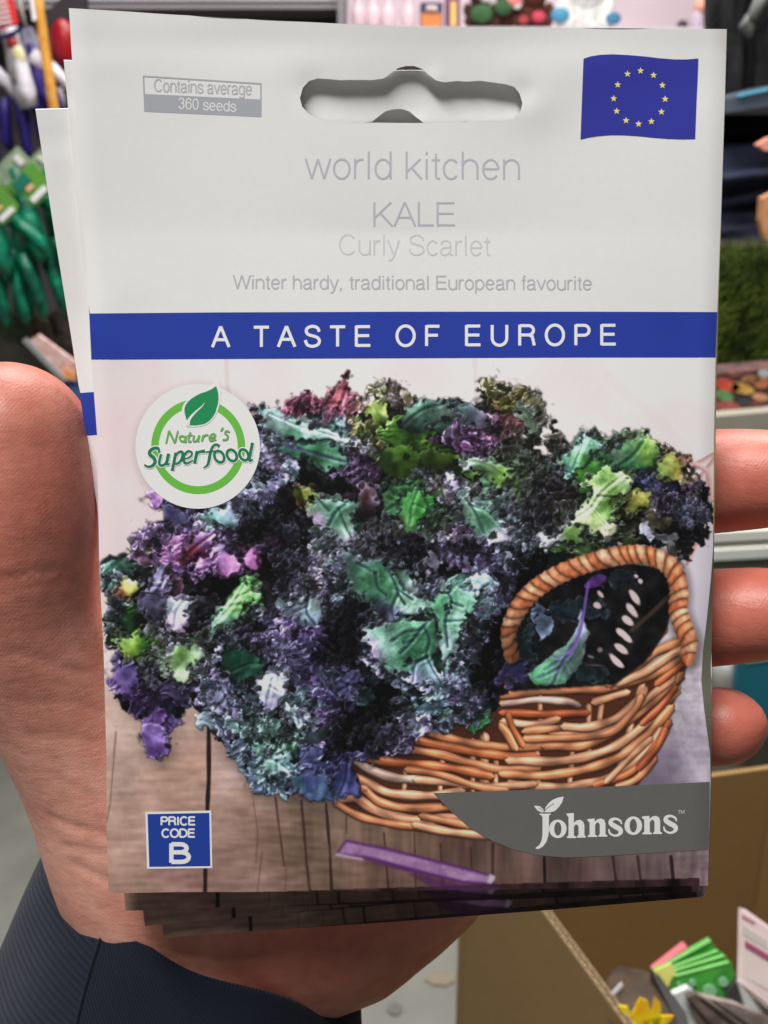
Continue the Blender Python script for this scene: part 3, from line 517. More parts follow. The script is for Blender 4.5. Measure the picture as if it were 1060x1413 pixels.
    pleaf(TD, [(590,300),(640,260),(700,190),(760,120),(792,140),(782,180),(802,230),(740,270),(720,320),(660,372),(600,370),(575,425),(558,370)], [((720,190),(88,172,76)),((680,250),(126,190,112)),((630,330),(118,160,146)),((760,140),(70,140,60)),((770,230),(120,190,110))], [[(750,150),(670,270),(590,360)],[(700,230),(780,190)],[(670,270),(740,260)]], 13, vc=(140,205,130))
    pleaf(TD, [(200,230),(260,210),(350,230),(360,280),(330,340),(270,330),(230,280)], [((280,240),(88,84,112)),((300,310),(50,48,62)),((220,240),(120,110,150))], (), 10)
    pleaf(TD, [(360,240),(430,228),(500,250),(452,300),(472,350),(430,388),(380,382),(340,330),(350,280)], [((410,280),(164,176,180)),((400,365),(192,168,206)),((360,300),(110,115,130))], [[(440,240),(400,300),(390,370)]], 12, vc=(130,136,156))
    pleaf(TD, [(330,540),(380,500),(430,470),(510,480),(532,520),(470,560),(490,600),(420,637),(380,600)], [((430,500),(110,172,70)),((430,580),(168,192,160)),((500,510),(150,180,150)),((370,560),(90,120,70))], (), 12)
    pleaf(TD, [(140,440),(200,410),(260,420),(240,480),(190,520),(140,510),(130,470)], [((180,470),(140,196,30)),((240,430),(50,110,40))], (), 12)
    pleaf(TD, [(100,170),(160,120),(205,130),(212,175),(170,230),(110,225)], [((170,165),(190,200,30)),((115,205),(140,80,60)),((200,140),(160,180,150))], (), 12)
    pleaf(TD, [(790,620),(850,600),(912,600),(940,640),(920,720),(862,772),(820,760),(800,690)], [((850,650),(184,198,202)),((880,720),(176,172,200)),((820,740),(130,130,170))], [[(870,620),(850,700),(840,760)],[(860,660),(910,690)]], 13, vc=(140,150,172))
    pleaf(TD, [(640,480),(740,490),(830,540),(820,585),(740,642),(660,620),(600,560)], [((700,540),(18,70,54)),((780,580),(60,120,100)),((640,590),(30,60,50))], [[(660,600),(740,560),(810,550)]], 9, vc=(70,110,100))
    pleaf(TE_, [(450,940),(500,870),(590,850),(602,900),(560,960),(480,1000),(400,1012),(440,970)], [((540,885),(146,108,176)),((480,955),(112,34,62)),((420,1000),(80,30,40))], [[(580,870),(500,930),(430,1000)]], 12, vc=(90,24,50))
    pleaf(TE_, [(560,960),(600,900),(640,940),(690,980),(722,1040),(682,1075),(600,1040)], [((600,940),(150,130,190)),((650,1000),(176,108,190)),((700,1040),(196,120,196))], (), 12)
    pleaf(TE_, [(730,960),(780,920),(800,980),(815,1020),(780,1050),(740,1000)], [((780,980),(190,96,180)),((750,1000),(110,60,110))], (), 12)
    pleaf(TE_, [(330,770),(340,720),(420,740),(460,780),(440,830),(370,835)], [((390,780),(56,54,84)),((440,760),(100,100,140))], (), 11)
    pleaf(TE_, [(500,790),(560,770),(650,740),(700,790),(680,850),(600,830),(540,850)], [((560,800),(104,150,140)),((650,780),(140,160,190)),((620,830),(110,150,150))], (), 11)
    pleaf((400,980), [(190,340),(230,290),(290,230),(322,290),(352,400),(290,427),(200,380)], [((260,350),(62,66,124)),((310,300),(50,44,84)),((230,400),(60,70,130))], [[(290,250),(280,330),(250,410)]], 12, vc=(90,100,150))
    pleaf((400,980), [(0,340),(80,310),(170,300),(200,380),(215,432),(120,442),(20,392)], [((90,360),(54,56,104)),((150,410),(70,100,140)),((30,370),(50,90,100))], (), 12)
    pleaf(TD, [(230,860),(300,855),(350,900),(362,992),(290,1012),(245,980)], [((290,910),(118,88,168)),((300,985),(84,56,116)),((240,900),(90,60,130))], (), 12)
    pleaf(TD, [(110,560),(200,550),(220,620),(200,680),(130,690),(95,640)], [((160,610),(80,68,124)),((120,660),(110,80,150))], (), 11)
    pleaf(TA, [(0,260),(90,230),(172,233),(162,290),(142,372),(90,362),(40,335),(-20,310),(-60,290)], [((90,280),(128,152,158)),((20,300),(90,100,115)),((140,250),(165,180,180)),((120,350),(110,125,150))], [[(90,238),(82,300),(125,362)],[(85,270),(20,300)]], 12, vc=(56,64,84))
    pleaf(TA, [(60,880),(110,860),(200,850),(180,900),(110,950),(50,940)], [((100,900),(50,60,70))], (), 8)
    pleaf(TA, [(260,-10),(310,10),(345,42),(460,45),(520,120),(560,170),(620,210),(690,255),(620,292),(575,315),(540,345),(500,362),(465,345),(430,300),(415,280),(360,220),(315,215),(285,160),(262,80)], [((400,130),(64,118,88)),((480,185),(76,156,112)),((570,250),(156,194,176)),((450,290),(54,58,76)),((350,80),(60,100,80)),((300,40),(90,110,115)),((520,330),(140,150,185))], [[(455,55),(510,150),(530,210),(562,262)],[(420,110),(430,180),(470,215)],[(530,210),(500,280),(510,345)],[(330,60),(420,110)],[(530,190),(600,240)]], 14)
    pleaf(TA, [(480,80),(560,70),(600,100),(610,160),(650,200),(600,205),(550,170),(510,120)], [((560,110),(84,118,104)),((620,190),(150,170,175))], (), 13)
    pleaf(TA, [(690,250),(720,215),(770,190),(860,185),(880,130),(905,95),(960,118),(1025,155),(985,190),(930,220),(905,270),(865,330),(845,380),(822,430),(805,500),(760,545),(740,500),(722,440),(722,380),(702,320)], [((725,250),(84,172,118)),((800,300),(124,182,158)),((780,450),(150,182,184)),((940,160),(150,178,190)),((730,330),(66,130,96)),((820,400),(110,150,130))], [[(770,205),(790,250),(760,340),(770,470)],[(790,255),(845,272)],[(760,345),(850,338)],[(850,190),(910,195),(970,165)],[(905,195),(905,230)]], 14)
    pleaf(TA, [(480,370),(560,345),(640,340),(690,332),(722,400),(716,470),(692,520),(742,600),(748,664),(690,640),(622,662),(560,640),(500,602),(440,540),(400,480),(360,420),(350,365),(420,378)], [((600,450),(76,142,108)),((450,420),(106,152,134)),((655,400),(62,116,86)),((700,590),(126,148,168)),((600,620),(148,148,190)),((400,480),(146,132,162)),((560,560),(60,110,84)),((630,500),(70,136,100))], [[(692,322),(640,385),(590,450),(540,500)],[(640,385),(560,400),(500,440)],[(655,372),(682,440),(670,520),(742,655)],[(670,520),(560,565)],[(600,440),(560,450)],[(670,520),(610,560),(600,640)]], 14)
    scatter(60, 4, 8, 12, 13, .7, 1.3)
    # ---------- light the leaves
    Hs = H
    gx = np.zeros_like(Hs); gy = np.zeros_like(Hs)
    gx[:, 1:-1] = (Hs[:, 2:]-Hs[:, :-2])*.5; gy[1:-1] = (Hs[2:]-Hs[:-2])*.5
    gx = np.clip(gx, -2.2, 2.2)*.55; gy = np.clip(gy, -2.2, 2.2)*.55
    n = 1/np.sqrt(gx*gx+gy*gy+1)
    lx, ly, lz = -.45, -.62, .64
    dif = np.clip((-gx*lx-gy*ly+lz)*n, 0, 1.4)
    ao = np.clip(1+(Hs-box_blur(Hs, 5))*.065+(Hs-box_blur(Hs, 14))*.032, .24, 1.30)
    big_dark = 1-.55*box_blur(dk, 3)*np.clip(1.15-H/16, 0, 1)
    spec = np.clip((-gx*-.3-gy*-.5+.81)*n, 0, 1)**14*GL
    sh = (.34+.84*dif)*ao*big_dark
    lit = alb*(sh*(.62+.38*np.clip(kc.mean(-1)/105, 0, 1.15)))[..., None]*1.16
    lit = lit + (spec*ao*big_dark)[..., None]*np.array([44,48,56])
    lum = lit.mean(-1, keepdims=True)
    lit = 128*np.clip(lit/128, 0, None)**1.30*.94+2
    lit = lit.mean(-1, keepdims=True)+(lit-lit.mean(-1, keepdims=True))*.98
    lit = lit*(1-.0)+4; mxm = lit.mean(-1, keepdims=True); ch = lit.max(-1, keepdims=True)-lit.min(-1, keepdims=True); lit = mxm+(lit-mxm)/(1+np.clip(ch-30, 0, None)/150)
    Am = A[..., None]
    # soft shade on the table below the leaves
    shd = box_blur(np.roll(A, (10, 4), (0, 1)), 9)*ss(940, 1060, YY)
    col = col*(1-.35*shd[..., None]*(1-Am))
    col = col*(1-Am)+lit*Am
    # ---------- leaf inside the handle, light through the weave, the handle itself
    m = box_blur((inside & ~base).astype(np.float32), 1)[..., None]
    col = col*(1-m)+(np.array([20,20,22])+nz(8,0,PH,0,PW)[..., None]*5)*m
    alb[:] = 0; H[:] = 0; A[:] = 0; GL[:] = 0
    leaf(752,858,16,24,.3,(96,112,140),(120,140,170),3,1.,None,.5,.15,clip=False)
    for lx_, ly_, rx_1, ry_1 in [(725,890,18,36),(745,930,30,16),(800,840,40,18),(850,800,30,14),(800,925,40,12),(722,860,12,20)]:
        leaf(lx_, ly_, rx_1, ry_1, .2, (24,34,38), (44,54,64), 1, 1.2, None, .3, .3, clip=False)
    pleaf((690,760), [(135,605),(200,545),(280,490),(340,440),(372,360),(400,290),(422,350),(428,430),(405,530),(360,600),(300,655),(200,660),(150,640)], [((230,570),(108,178,136)),((410,380),(170,188,206)),((300,600),(110,170,140)),((390,560),(90,110,110)),((330,480),(130,176,170)),((180,610),(90,160,120))], [[(406,270),(392,380),(350,480),(300,560),(262,645)],[(330,515),(220,580)],[(360,460),(290,520),(240,500)],[(290,575),(190,620)],[(310,545),(340,620)]], 5, 1.0, (100,80,160), .1)
    leaf(824,800,18,10,-.2,(70,40,100),(80,50,110),3,.6,None,.3,.1,clip=False)
    leaf(712,925,22,16,.2,(46,44,80),(80,76,120),6,1.2,None,.5,.25,clip=False)
    leaf(696,940,16,12,.2,(60,56,90),(90,76,130),7,1.2,None,.5,.25,clip=False)
    gx[:, 1:-1] = (H[:, 2:]-H[:, :-2])*.5; gy[1:-1] = (H[2:]-H[:-2])*.5
    gx = np.clip(gx, -1.5, 1.5)*.5; gy = np.clip(gy, -1.5, 1.5)*.5
    sh = .35+.95*np.clip((-gx*lx-gy*ly+lz)/np.sqrt(gx*gx+gy*gy+1), 0, 1.3)
    Am = A[..., None]; col = col*(1-Am)+alb*sh[..., None]*Am
    d, s, side = poly_dist(spline([(812,805),(808,830),(805,850),(799,878),(786,905)])); m = ss(2.8, 1.0, d)[..., None]*.85; col = col*(1-m)+np.array([120,84,176])*m
    for x, y, rx, ry, an, b in [(829,820,6,3,.9,190),(825,836,7,5,.5,200),(878,795,4,3,.6,200),(884,802,5,4,1,205),(876,825,12,5,.95,205),(872,842,12,5,.95,205),(867,857,11,5,.7,210),(861,876,15,5,.75,215),(857,895,12,4.5,.65,210),(852,913,14,4.5,.75,215),(828,897,4,4,.5,120),(822,918,12,1.5,.05,70),(815,906,5,2,.3,110)]:
        dx, dy = XX-x, YY-y; u = (dx*math.cos(an)+dy*math.sin(an))/rx; v = (-dx*math.sin(an)+dy*math.cos(an))/ry
        m = ss(1.15, .75, np.hypot(u, v)+.08*nz(5,0,PH,0,PW))[..., None]; col = col*(1-m)+np.array([b, b*.90, b*.92])*m
    d, s, side = poly_dist(spline([(926,820),(900,845),(872,870)])); m = ss(4, 2, d)[..., None]*.6; col = col*(1-m)+np.array([88,62,50])*m
    d, s, side = poly_dist(spline([(706,905),(702,873),(713,845),(732,819),(758,800),(789,785),(823,774),(860,766),(890,766),(916,775),(932,793),(937,817),(936,842),(943,866),(951,887),(948,908)], 10))
    S = s.max(); w = 13.2-2.7*ss(90, 0, s)+.8*np.sin(s*.55)-3*ss(S-40, S, s)
    sh = ss(26, 12, d)[..., None]*.35; col = col*(1-sh)
    u = side/w; phs = s/13.5+.42*u-.25*u*u+.12*NZ[14][(s.astype(int)) % 1024, 5]; fr = phs-np.floor(phs); idn = np.floor(phs).astype(int)
    dome = np.clip(np.sin(np.pi*np.clip(fr*1.04, 0, 1)), 0, 1)**.55
    tone = np.array([[205,128,88],[216,150,112],[192,108,68],[222,162,128],[208,136,98],[198,116,76]], np.float32)[idn % 6]
    tone = tone*(.62+.38*ss(0, 130, s))[..., None]
    g = (.42+.60*dome)*(.72+.34*np.sqrt(np.clip(1-u*u, 0, 1)))*(1+.20*u)
    cc = tone*g[..., None]+(np.exp(-((u-.35)/.3)**2)*dome**2*ss(0, 80, s))[..., None]*np.array([44,44,42])
    cc = cc*(1+.07*nz(3,0,PH,0,PW)[..., None]+.05*nz(8,0,PH,0,PW)[..., None])
    m = ss(w+.8, w-.8, d)[..., None]; col = col*(1-m)+cc*m
    # ---------- the cut stem on the table
    def fill(poly, c, soft=1, a=1.):
        nonlocal col
        m = box_blur(in_poly(poly).astype(np.float32), soft)[..., None]*a; col = col*(1-m)+np.array(c)*m
    fill([(470,1185),(560,1200),(680,1226),(690,1222),(600,1200)], (40,24,26), 2, .6)
    fill([(462,1181),(476,1159),(486,1160),(540,1171),(640,1196),(684,1209),(682,1217),(676,1221),(640,1219),(560,1202),(500,1185)], (84,42,100), 1)
    fill([(468,1177),(478,1162),(540,1175),(640,1200),(676,1209),(672,1218),(638,1215),(570,1198),(510,1182)], (156,118,160), 1)
    m = in_poly([(468,1177),(478,1162),(540,1175),(640,1200),(676,1209),(672,1218),(638,1215),(570,1198),(510,1182)])[..., None]
    col = col+m*(nz(8,0,PH,0,PW)*6+nz(3,0,PH,0,PW)*4)[..., None]
    fill([(462,1181),(464,1177),(500,1184),(504,1188)], (196,180,190), 1, .8); fill([(672,1218),(676,1206),(684,1209),(682,1216),(677,1220)], (190,176,186), 1)
    m = in_poly([(300,1233),(430,1229),(735,1218.5),(966,1211.5),(966,1260),(300,1260)])[..., None]*.93
    edge_c = np.array([44,26,30])*(1+.18*nz(8,0,PH,0,PW)[..., None])+(NZ[14][np.ix_(np.zeros(PH, int), np.arange(PW) % 1024)] > 1.1)[..., None]*-16
    col = col*(1-m)+edge_c*m
    fill([(560,1204),(640,1221),(676,1223),(690,1224),(690,1236),(600,1226)], (74,36,84), 1, .75)
    # soft shade round the round sticker
    dd = np.hypot(XX-275, YY-619); col = col*(1-.10*ss(100, 84, dd)[..., None])
    col = col*.8+box_blur(col.astype(np.float32), 1)*.2
    return np.clip(col, 2, 250)
# ---------------------------------------------------------------- the seed packet in the hand
def itp(y, tab): return np.interp(y, [t[0] for t in tab], [t[1] for t in tab])
LE = [(12,95),(200,107),(350,118),(430,123),(495,126),(600,134),(780,137),(900,143),(1050,147),(1140,147),(1180,148),(1233,150)]
RE = [(40,1003),(150,1000),(300,995),(430,990),(500,987.5),(600,985.5),(760,984),(800,981),(850,976),(900,970),(940,968),(980,972),(1040,980),(1080,981),(1150,979),(1222,977)]
def xL(y): return itp(y, LE)
def xR(y): return itp(y, RE)
def D(x, y):                                # how far the paper is from the camera
    x = np.asarray(x, float); y = np.asarray(y, float)
    d = .1790 + .0140*(y/1240.0)
    d = d + (1-((x-560)/430)**2) * (.0024-.0034*np.clip((y-120)/620, 0, 1)**1.2)
    gx_ = np.exp(-((x-560)/230)**2)
    d = d - 8.0e-6*np.clip(322-y, 0, 400)*(.55+.45*np.tanh((322-y)/(6+60*(1-gx_))))*(.55+.45*gx_)
    d = d + .00010*np.exp(-((y-60)/22)**2)+.00012*np.sin(x/58+y/33)*np.exp(-((y-70)/60)**2)*.6
    d = d + .00020*np.exp(-((y-100)/60)**2)*np.sin(x/75+1)
    d = d + .00014*np.sin(x/120+y/210)+.00008*np.sin(x/47-y/90+2)+.00016*np.sin(y/170+.6)*np.sin(x/260)
    for gx, gy, s, a in [(722,128,14,.00030),(735,142,26,-.0003),(428,120,16,.00022),(600,112,12,-.00022),(565,172,40,.00018),(150,455,46,-.00030),(185,440,26,.00022),(975,930,30,.0005),(140,1150,30,.0003),(330,60,70,.00025),(860,330,90,-.0003)]:
        d = d + a*np.exp(-((x-gx)**2+(y-gy)**2)/(2*s*s))
    d = d + .0006*np.clip((24-np.minimum(x-xL(y), xR(y)-x))/24, 0, 1)**2
    return d
PKT = P(560, 700, .186)
def S(x, y, off=0.): return P(x, y, float(D(x, y))-off)
def inside(p, poly):
    x, y = p; c = False; n = len(poly)
    for i in range(n):
        xa, ya = poly[i]; xb, yb = poly[(i+1) % n]
        if (ya > y) != (yb > y) and x < (xb-xa)*(y-ya)/(yb-ya)+xa: c = not c
    return c
def dens(poly, step):
    out = []; n = len(poly)
    for i in range(n):
        a = poly[i]; b = poly[(i+1) % n]; L = math.hypot(b[0]-a[0], b[1]-a[1]); k = max(1, int(L/step))
        for j in range(k): out.append((a[0]+(b[0]-a[0])*j/k, a[1]+(b[1]-a[1])*j/k))
    return out
def fill2d(outer, holes=(), step=12):
    loops = [dens(outer, step)]+[dens(h, step) for h in holes]
    v = []; e = []
    for lp in loops:
        b = len(v); v += lp; e += [(b+i, b+(i+1) % len(lp)) for i in range(len(lp))]
    near = {}
    for q in v:
        for i in (-1, 0, 1):
            for j in (-1, 0, 1): near.setdefault((int(q[0]//step)+i, int(q[1]//step)+j), []).append(q)
    xs = [p[0] for p in outer]; ys = [p[1] for p in outer]
    y = min(ys)+step*.5
    while y < max(ys):
        x = min(xs)+step*.5
        while x < max(xs):
            if inside((x, y), outer) and not any(inside((x, y), h) for h in holes) and all(abs(x-q[0])+abs(y-q[1]) > step*.55 for q in near.get((int(x//step), int(y//step)), ())): v.append((x, y))
            x += step
        y += step
    r = delaunay_2d_cdt([Vector(p) for p in v], e, [], 0, 1e-5)
    vv = [(p.x, p.y) for p in r[0]]; ff = []
    for f in r[2]:
        c = (sum(vv[i][0] for i in f)/3, sum(vv[i][1] for i in f)/3)
        if inside(c, outer) and not any(inside(c, h) for h in holes):
            a, b, cc = [vv[i] for i in f]
            ar = (b[0]-a[0])*(cc[1]-a[1])-(b[1]-a[1])*(cc[0]-a[0])
            if abs(ar) < .01*max(math.dist(a, b), math.dist(b, cc), math.dist(a, cc))**2: continue
            if ar > 0: f = f[::-1]
            ff.append(tuple(f))
    return vv, ff
def sheet(name, m, outer, holes=(), step=12, off=0., parent=None, surf=S):
    vv, ff = fill2d(outer, holes, step)
    return mesh(name, [surf(x, y, off) for x, y in vv], ff, m, parent, True)
def sheets(name, m, polys, off=0., parent=None, step=14, surf=S):
    V = []; F = []
    for q in polys:
        o, h = (q if isinstance(q, tuple) and isinstance(q[0], list) else (q, ()))
        vv, ff = fill2d(o, h, step); n = len(V); V += [surf(x, y, off) for x, y in vv]; F += [tuple(i+n for i in f) for f in ff]
    return mesh(name, V, F, m, parent, True)
def pen(pts, w):                            # a stroke of varying width as quads (2-D)
    pts = [p for i, p in enumerate(pts) if i == 0 or math.hypot(p[0]-pts[i-1][0], p[1]-pts[i-1][1]) > 1e-3]
    P2 = [Vector(p) for p in pts]; n = len(P2); W = w if hasattr(w, '__len__') else [w]*n
    if len(W) != n: W = list(np.interp(np.linspace(0, 1, n), np.linspace(0, 1, len(W)), W))
    L = []; Rr = []
    for i in range(n):
        a = (P2[i]-P2[i-1]).normalized() if i else (P2[1]-P2[0]).normalized()
        b = (P2[i+1]-P2[i]).normalized() if i < n-1 else a
        na = Vector((-a.y, a.x)); nb = Vector((-b.y, b.x)); mm = (na+nb)
        mm = mm.normalized() if mm.length > .05 else na
        k = 1/max(.42, mm.dot(na)); L.append(P2[i]+mm*W[i]*.5*k); Rr.append(P2[i]-mm*W[i]*.5*k)
    return [(tuple(L[i]), tuple(L[i+1]), tuple(Rr[i+1]), tuple(Rr[i])) for i in range(n-1)]
def strokes(name, m, sts, off, parent, surf=S, dz=1.5e-6):
    V = []; F = []
    for k, (pts, w) in enumerate(sts):
        for q in pen(pts, w):
            n = len(V); V += [surf(x, y, off+(k % 5)*dz) for x, y in q]; F.append((n, n+1, n+2, n+3))
    return mesh(name, V, F, m, parent)
def arc(cx, cy, rx, ry, a0, a1, n=16):
    return [(cx+rx*math.cos(R(a0+(a1-a0)*i/n)), cy+ry*math.sin(R(a0+(a1-a0)*i/n))) for i in range(n+1)]
def sp(pts, n=6): return [tuple(p) for p in spline(pts, n)]
xh = .71
GL = {' ': (.386, []),
 'n': (.77, [[(.11,0),(.11,xh+.02)], [(.11,.40)]+arc(.385,.43,.275,.28,180,0)+[(.66,0)]]),
 'h': (.77, [[(.11,0),(.11,1)], [(.11,.40)]+arc(.385,.43,.275,.28,180,0)+[(.66,0)]]),
 'u': (.77, [[(.11,xh+.02)]+arc(.385,.28,.275,.28,180,360)+[(.66,.33)], [(.66,0),(.66,xh+.02)]]),
 'o': (.77, [arc(.385,.36,.29,.35,0,360,28)]), 'c': (.69, [arc(.375,.36,.28,.35,42,318)]),
 'e': (.77, [[(.11,.375),(.66,.375)], [(.665,.375)]+arc(.385,.36,.285,.35,5,322)]),
 'a': (.77, [sp([(.12,.53),(.17,.66),(.36,.715),(.54,.67),(.60,.52),(.60,.3),(.60,.12),(.63,.03),(.72,.02)]), sp([(.60,.42),(.42,.385),(.2,.34),(.095,.19),(.17,.05),(.33,.01),(.5,.08),(.60,.24)])]),
 'd': (.77, [[(.66,0),(.66,1)], arc(.375,.36,.28,.35,0,360,28)]), 'p': (.77, [[(.11,-.27),(.11,xh+.02)], arc(.395,.36,.28,.35,0,360,28)]),
 'g': (.77, [arc(.375,.37,.28,.34,0,360,28), [(.66,xh+.02),(.66,0)]+arc(.385,-.03,.275,.23,0,-150)]),
 'f': (.386, [[(.36,.985)]+arc(.30,.87,.11,.115,90,180,6)+[(.19,0)], [(.03,.69),(.36,.69)]]),
 't': (.386, [[(.19,.92),(.19,.13)]+arc(.29,.12,.10,.10,180,270,5)+[(.35,.02)], [(.03,.69),(.35,.69)]]),
 'i': (.309, [[(.155,0),(.155,xh+.02)], [(.155,.88),(.155,1.0)]]), 'l': (.309, [[(.155,0),(.155,1)]]),
 'k': (.69, [[(.1,0),(.1,1)], [(.62,xh+.02),(.1,.25)], [(.28,.42),(.66,0)]]),
 'r': (.462, [[(.11,0),(.11,xh+.02)], sp([(.11,.42),(.16,.60),(.28,.69),(.43,.70)])]),
 's': (.69, [sp([(.61,.53),(.53,.67),(.34,.715),(.17,.66),(.11,.54),(.2,.43),(.38,.37),(.56,.3),(.62,.18),(.52,.05),(.34,.005),(.16,.06),(.08,.2)])]),
 'v': (.69, [[(.05,xh+.02),(.345,0)], [(.345,0),(.64,xh+.02)]]), 'w': (1.0, [[(.04,xh+.02),(.27,0)], [(.27,0),(.5,xh)], [(.5,xh),(.73,0)], [(.73,0),(.96,xh+.02)]]),
 'y': (.69, [[(.05,xh+.02),(.35,.02)], [(.64,xh+.02),(.36,-.06),(.28,-.2),(.2,-.25),(.08,-.25)]]), ',': (.386, [[(.17,.10),(.17,-.02),(.12,-.14)]]),
 '3': (.77, [sp([(.12,.78),(.2,.93),(.38,.99),(.56,.93),(.63,.77),(.55,.6),(.36,.53)]), sp([(.34,.53),(.56,.48),(.66,.3),(.58,.1),(.38,.01),(.18,.07),(.09,.26)])]),
 '6': (.77, [sp([(.64,.78),(.55,.94),(.40,.99),(.22,.90),(.12,.68),(.10,.40)]), arc(.385,.32,.28,.31,0,360,28)]), '0': (.77, [arc(.385,.5,.28,.49,0,360,28)]),
 'A': (.926, [[(.03,0),(.46,1)], [(.46,1),(.90,0)], [(.19,.36),(.74,.36)]]),
 'B': (.926, [[(.13,0),(.13,1)], [(.13,.96),(.5,.96)]+arc(.5,.75,.24,.21,90,-90,8)+[(.13,.54)], [(.13,.54),(.52,.54)]+arc(.54,.29,.29,.25,90,-90,8)+[(.13,.04)]]),
 'C': (1.0, [arc(.52,.5,.42,.48,40,320,24)]), 'D': (1.0, [[(.12,0),(.12,1)], [(.12,.96),(.45,.96)]+arc(.45,.5,.45,.46,90,-90,16)+[(.12,.04)]]),
 'E': (.926, [[(.13,0),(.13,1)], [(.13,.955),(.84,.955)], [(.13,.52),(.80,.52)], [(.13,.045),(.86,.045)]]),
 'F': (.85, [[(.13,0),(.13,1)], [(.13,.955),(.80,.955)], [(.13,.52),(.72,.52)]]), 'I': (.386, [[(.19,0),(.19,1)]]),
 'K': (.926, [[(.12,0),(.12,1)], [(.82,1),(.12,.34)], [(.36,.56),(.88,0)]]), 'L': (.77, [[(.12,0),(.12,1)], [(.12,.045),(.74,.045)]]),
 'M': (1.15, [[(.12,0),(.12,1)], [(.12,1),(.58,0)], [(.58,0),(1.03,1)], [(1.03,0),(1.03,1)]]),
 'O': (1.08, [arc(.54,.5,.45,.48,0,360,32)]), 'P': (.926, [[(.13,0),(.13,1)], [(.13,.96),(.56,.96)]+arc(.56,.72,.26,.24,90,-90,10)+[(.13,.48)]]),
 'R': (1.0, [[(.13,0),(.13,1)], [(.13,.96),(.60,.96)]+arc(.60,.735,.25,.225,90,-90,10)+[(.13,.51)], [(.60,.51),(.78,.44),(.84,.2),(.89,0)]]),
 'S': (.926, [sp([(.82,.72),(.72,.91),(.47,.985),(.22,.91),(.14,.74),(.25,.59),(.48,.52),(.72,.44),(.83,.27),(.73,.09),(.47,.015),(.2,.09),(.09,.32)])]),
 'T': (.85, [[(.425,0),(.425,1)], [(.03,.955),(.82,.955)]]), 'U': (1.0, [[(.12,1),(.12,.38)]+arc(.5,.37,.38,.355,180,360)+[(.88,1)]]),
 'W': (1.31, [[(.03,1),(.34,0)], [(.34,0),(.655,1)], [(.655,1),(.97,0)], [(.97,0),(1.28,1)]])}
def text(name, s, m, x0, x1, base0, base1, cap, w, parent, off=.000022, track=0., sag=0., surf=S):
    adv = [GL[c][0]+track for c in s]; tot = sum(adv)-track-.2; k = (x1-x0)/tot; out = []; x = -.1
    for c, a in zip(s, adv):
        for st in GL[c][1]:
            q = []
            for (gx, gy) in st:
                X = x0+(x+gx)*k; t = (X-x0)/(x1-x0); q.append((X, base0+(base1-base0)*t+sag*4*t*(1-t)-gy*cap))
            out.append((q, w))
        x += a
    return strokes(name, m, out, off, parent, surf)

paper = mat('white_paper', (231,231,230), .42, k=1.0, var=.008, vscale=900, bump=.000006, bscale=900, spec=.35)
grey_ink = mat('grey_ink', (172,174,184), .5, k=1.2); grey_ink2 = mat('pale_grey_ink', (188,190,194), .5, k=1.2); grey_ink3 = mat('mid_grey_ink', (168,169,175), .5, k=1.2)
box_ink = mat('seed_count_grey', (156,159,166), .5, k=1.16); white_ink = mat('white_ink', (240,240,240), .4, k=1.0)
blue_ink = mat('blue_ink', (38,58,150), .30, k=1.25, var=.05, vscale=60, bump=.000005, bscale=900, coat=.15); flag_ink = mat('flag_blue_ink', (46,50,142), .34, k=1.3, coat=.1); star_ink = mat('star_yellow_ink', (224,200,110), .4)
gold = mat('pasted_edge', (196,192,120), .6, k=1.1); green_ink = mat('leaf_green_ink', (30,128,78), .4, k=1.3); lime_ink = mat('lime_green_ink', (96,172,62), .4, k=1.3)
tgreen = mat('text_dark_green_ink', (28,112,76), .4, k=1.25); tlime = mat('text_green_ink', (100,164,80), .4, k=1.25)
banner_ink = mat('banner_grey_ink', (92,92,90), .35, k=1.3, coat=.1, var=.02, vscale=600); price_ink = mat('price_blue_ink', (30,58,140), .35, k=1.3)

pk = thing('seed_packet', 'front seed packet printed world kitchen KALE Curly Scarlet, held up whole in the hand', 'seed packet', PKT, 'seed packets held in the hand')
SLOT = [(414,135),(418,121),(426,112),(438,108),(455,109),(470,110.5),(490,110),(512,110.5),(530,108),(539,101),(549,94),(560,91),(572,91),(583,95),(592,103),(602,111),(614,113.5),(630,111.5),(646,112.5),(662,111),(680,113.5),(698,116),(710,120),(717,129),(721,142),(718,155),(708,164),
        (690,167),(660,167.5),(640,168.5),(600,169),(560,169.5),(510,169),(486,170.5),(470,168.5),(452,168.5),(438,164),(425,156),(417,147)]
TOP = [(95,11),(180,16),(260,21),(340,26),(420,30),(500,34),(580,36.5),(700,38),(800,38.5),(900,39),(1003,40)]
lft = [(float(xL(y)), y) for y in range(60, 425, 30)]; rgt = [(float(xR(y)), y) for y in range(60, 425, 30)]
front_outline = TOP+rgt+[(990,430.5),(987.7,500),(126.3,502),(124,432.5)]+lft[::-1]
sheet('upper_panel', paper, front_outline, [SLOT], 6, 0, pk)
sheet('blue_band', blue_ink, [(123.5,432.5),(300,431),(560,430),(800,430),(990,430.5),(987.6,493),(800,493),(560,494),(300,495),(126,496)], (), 8, .00007, pk)
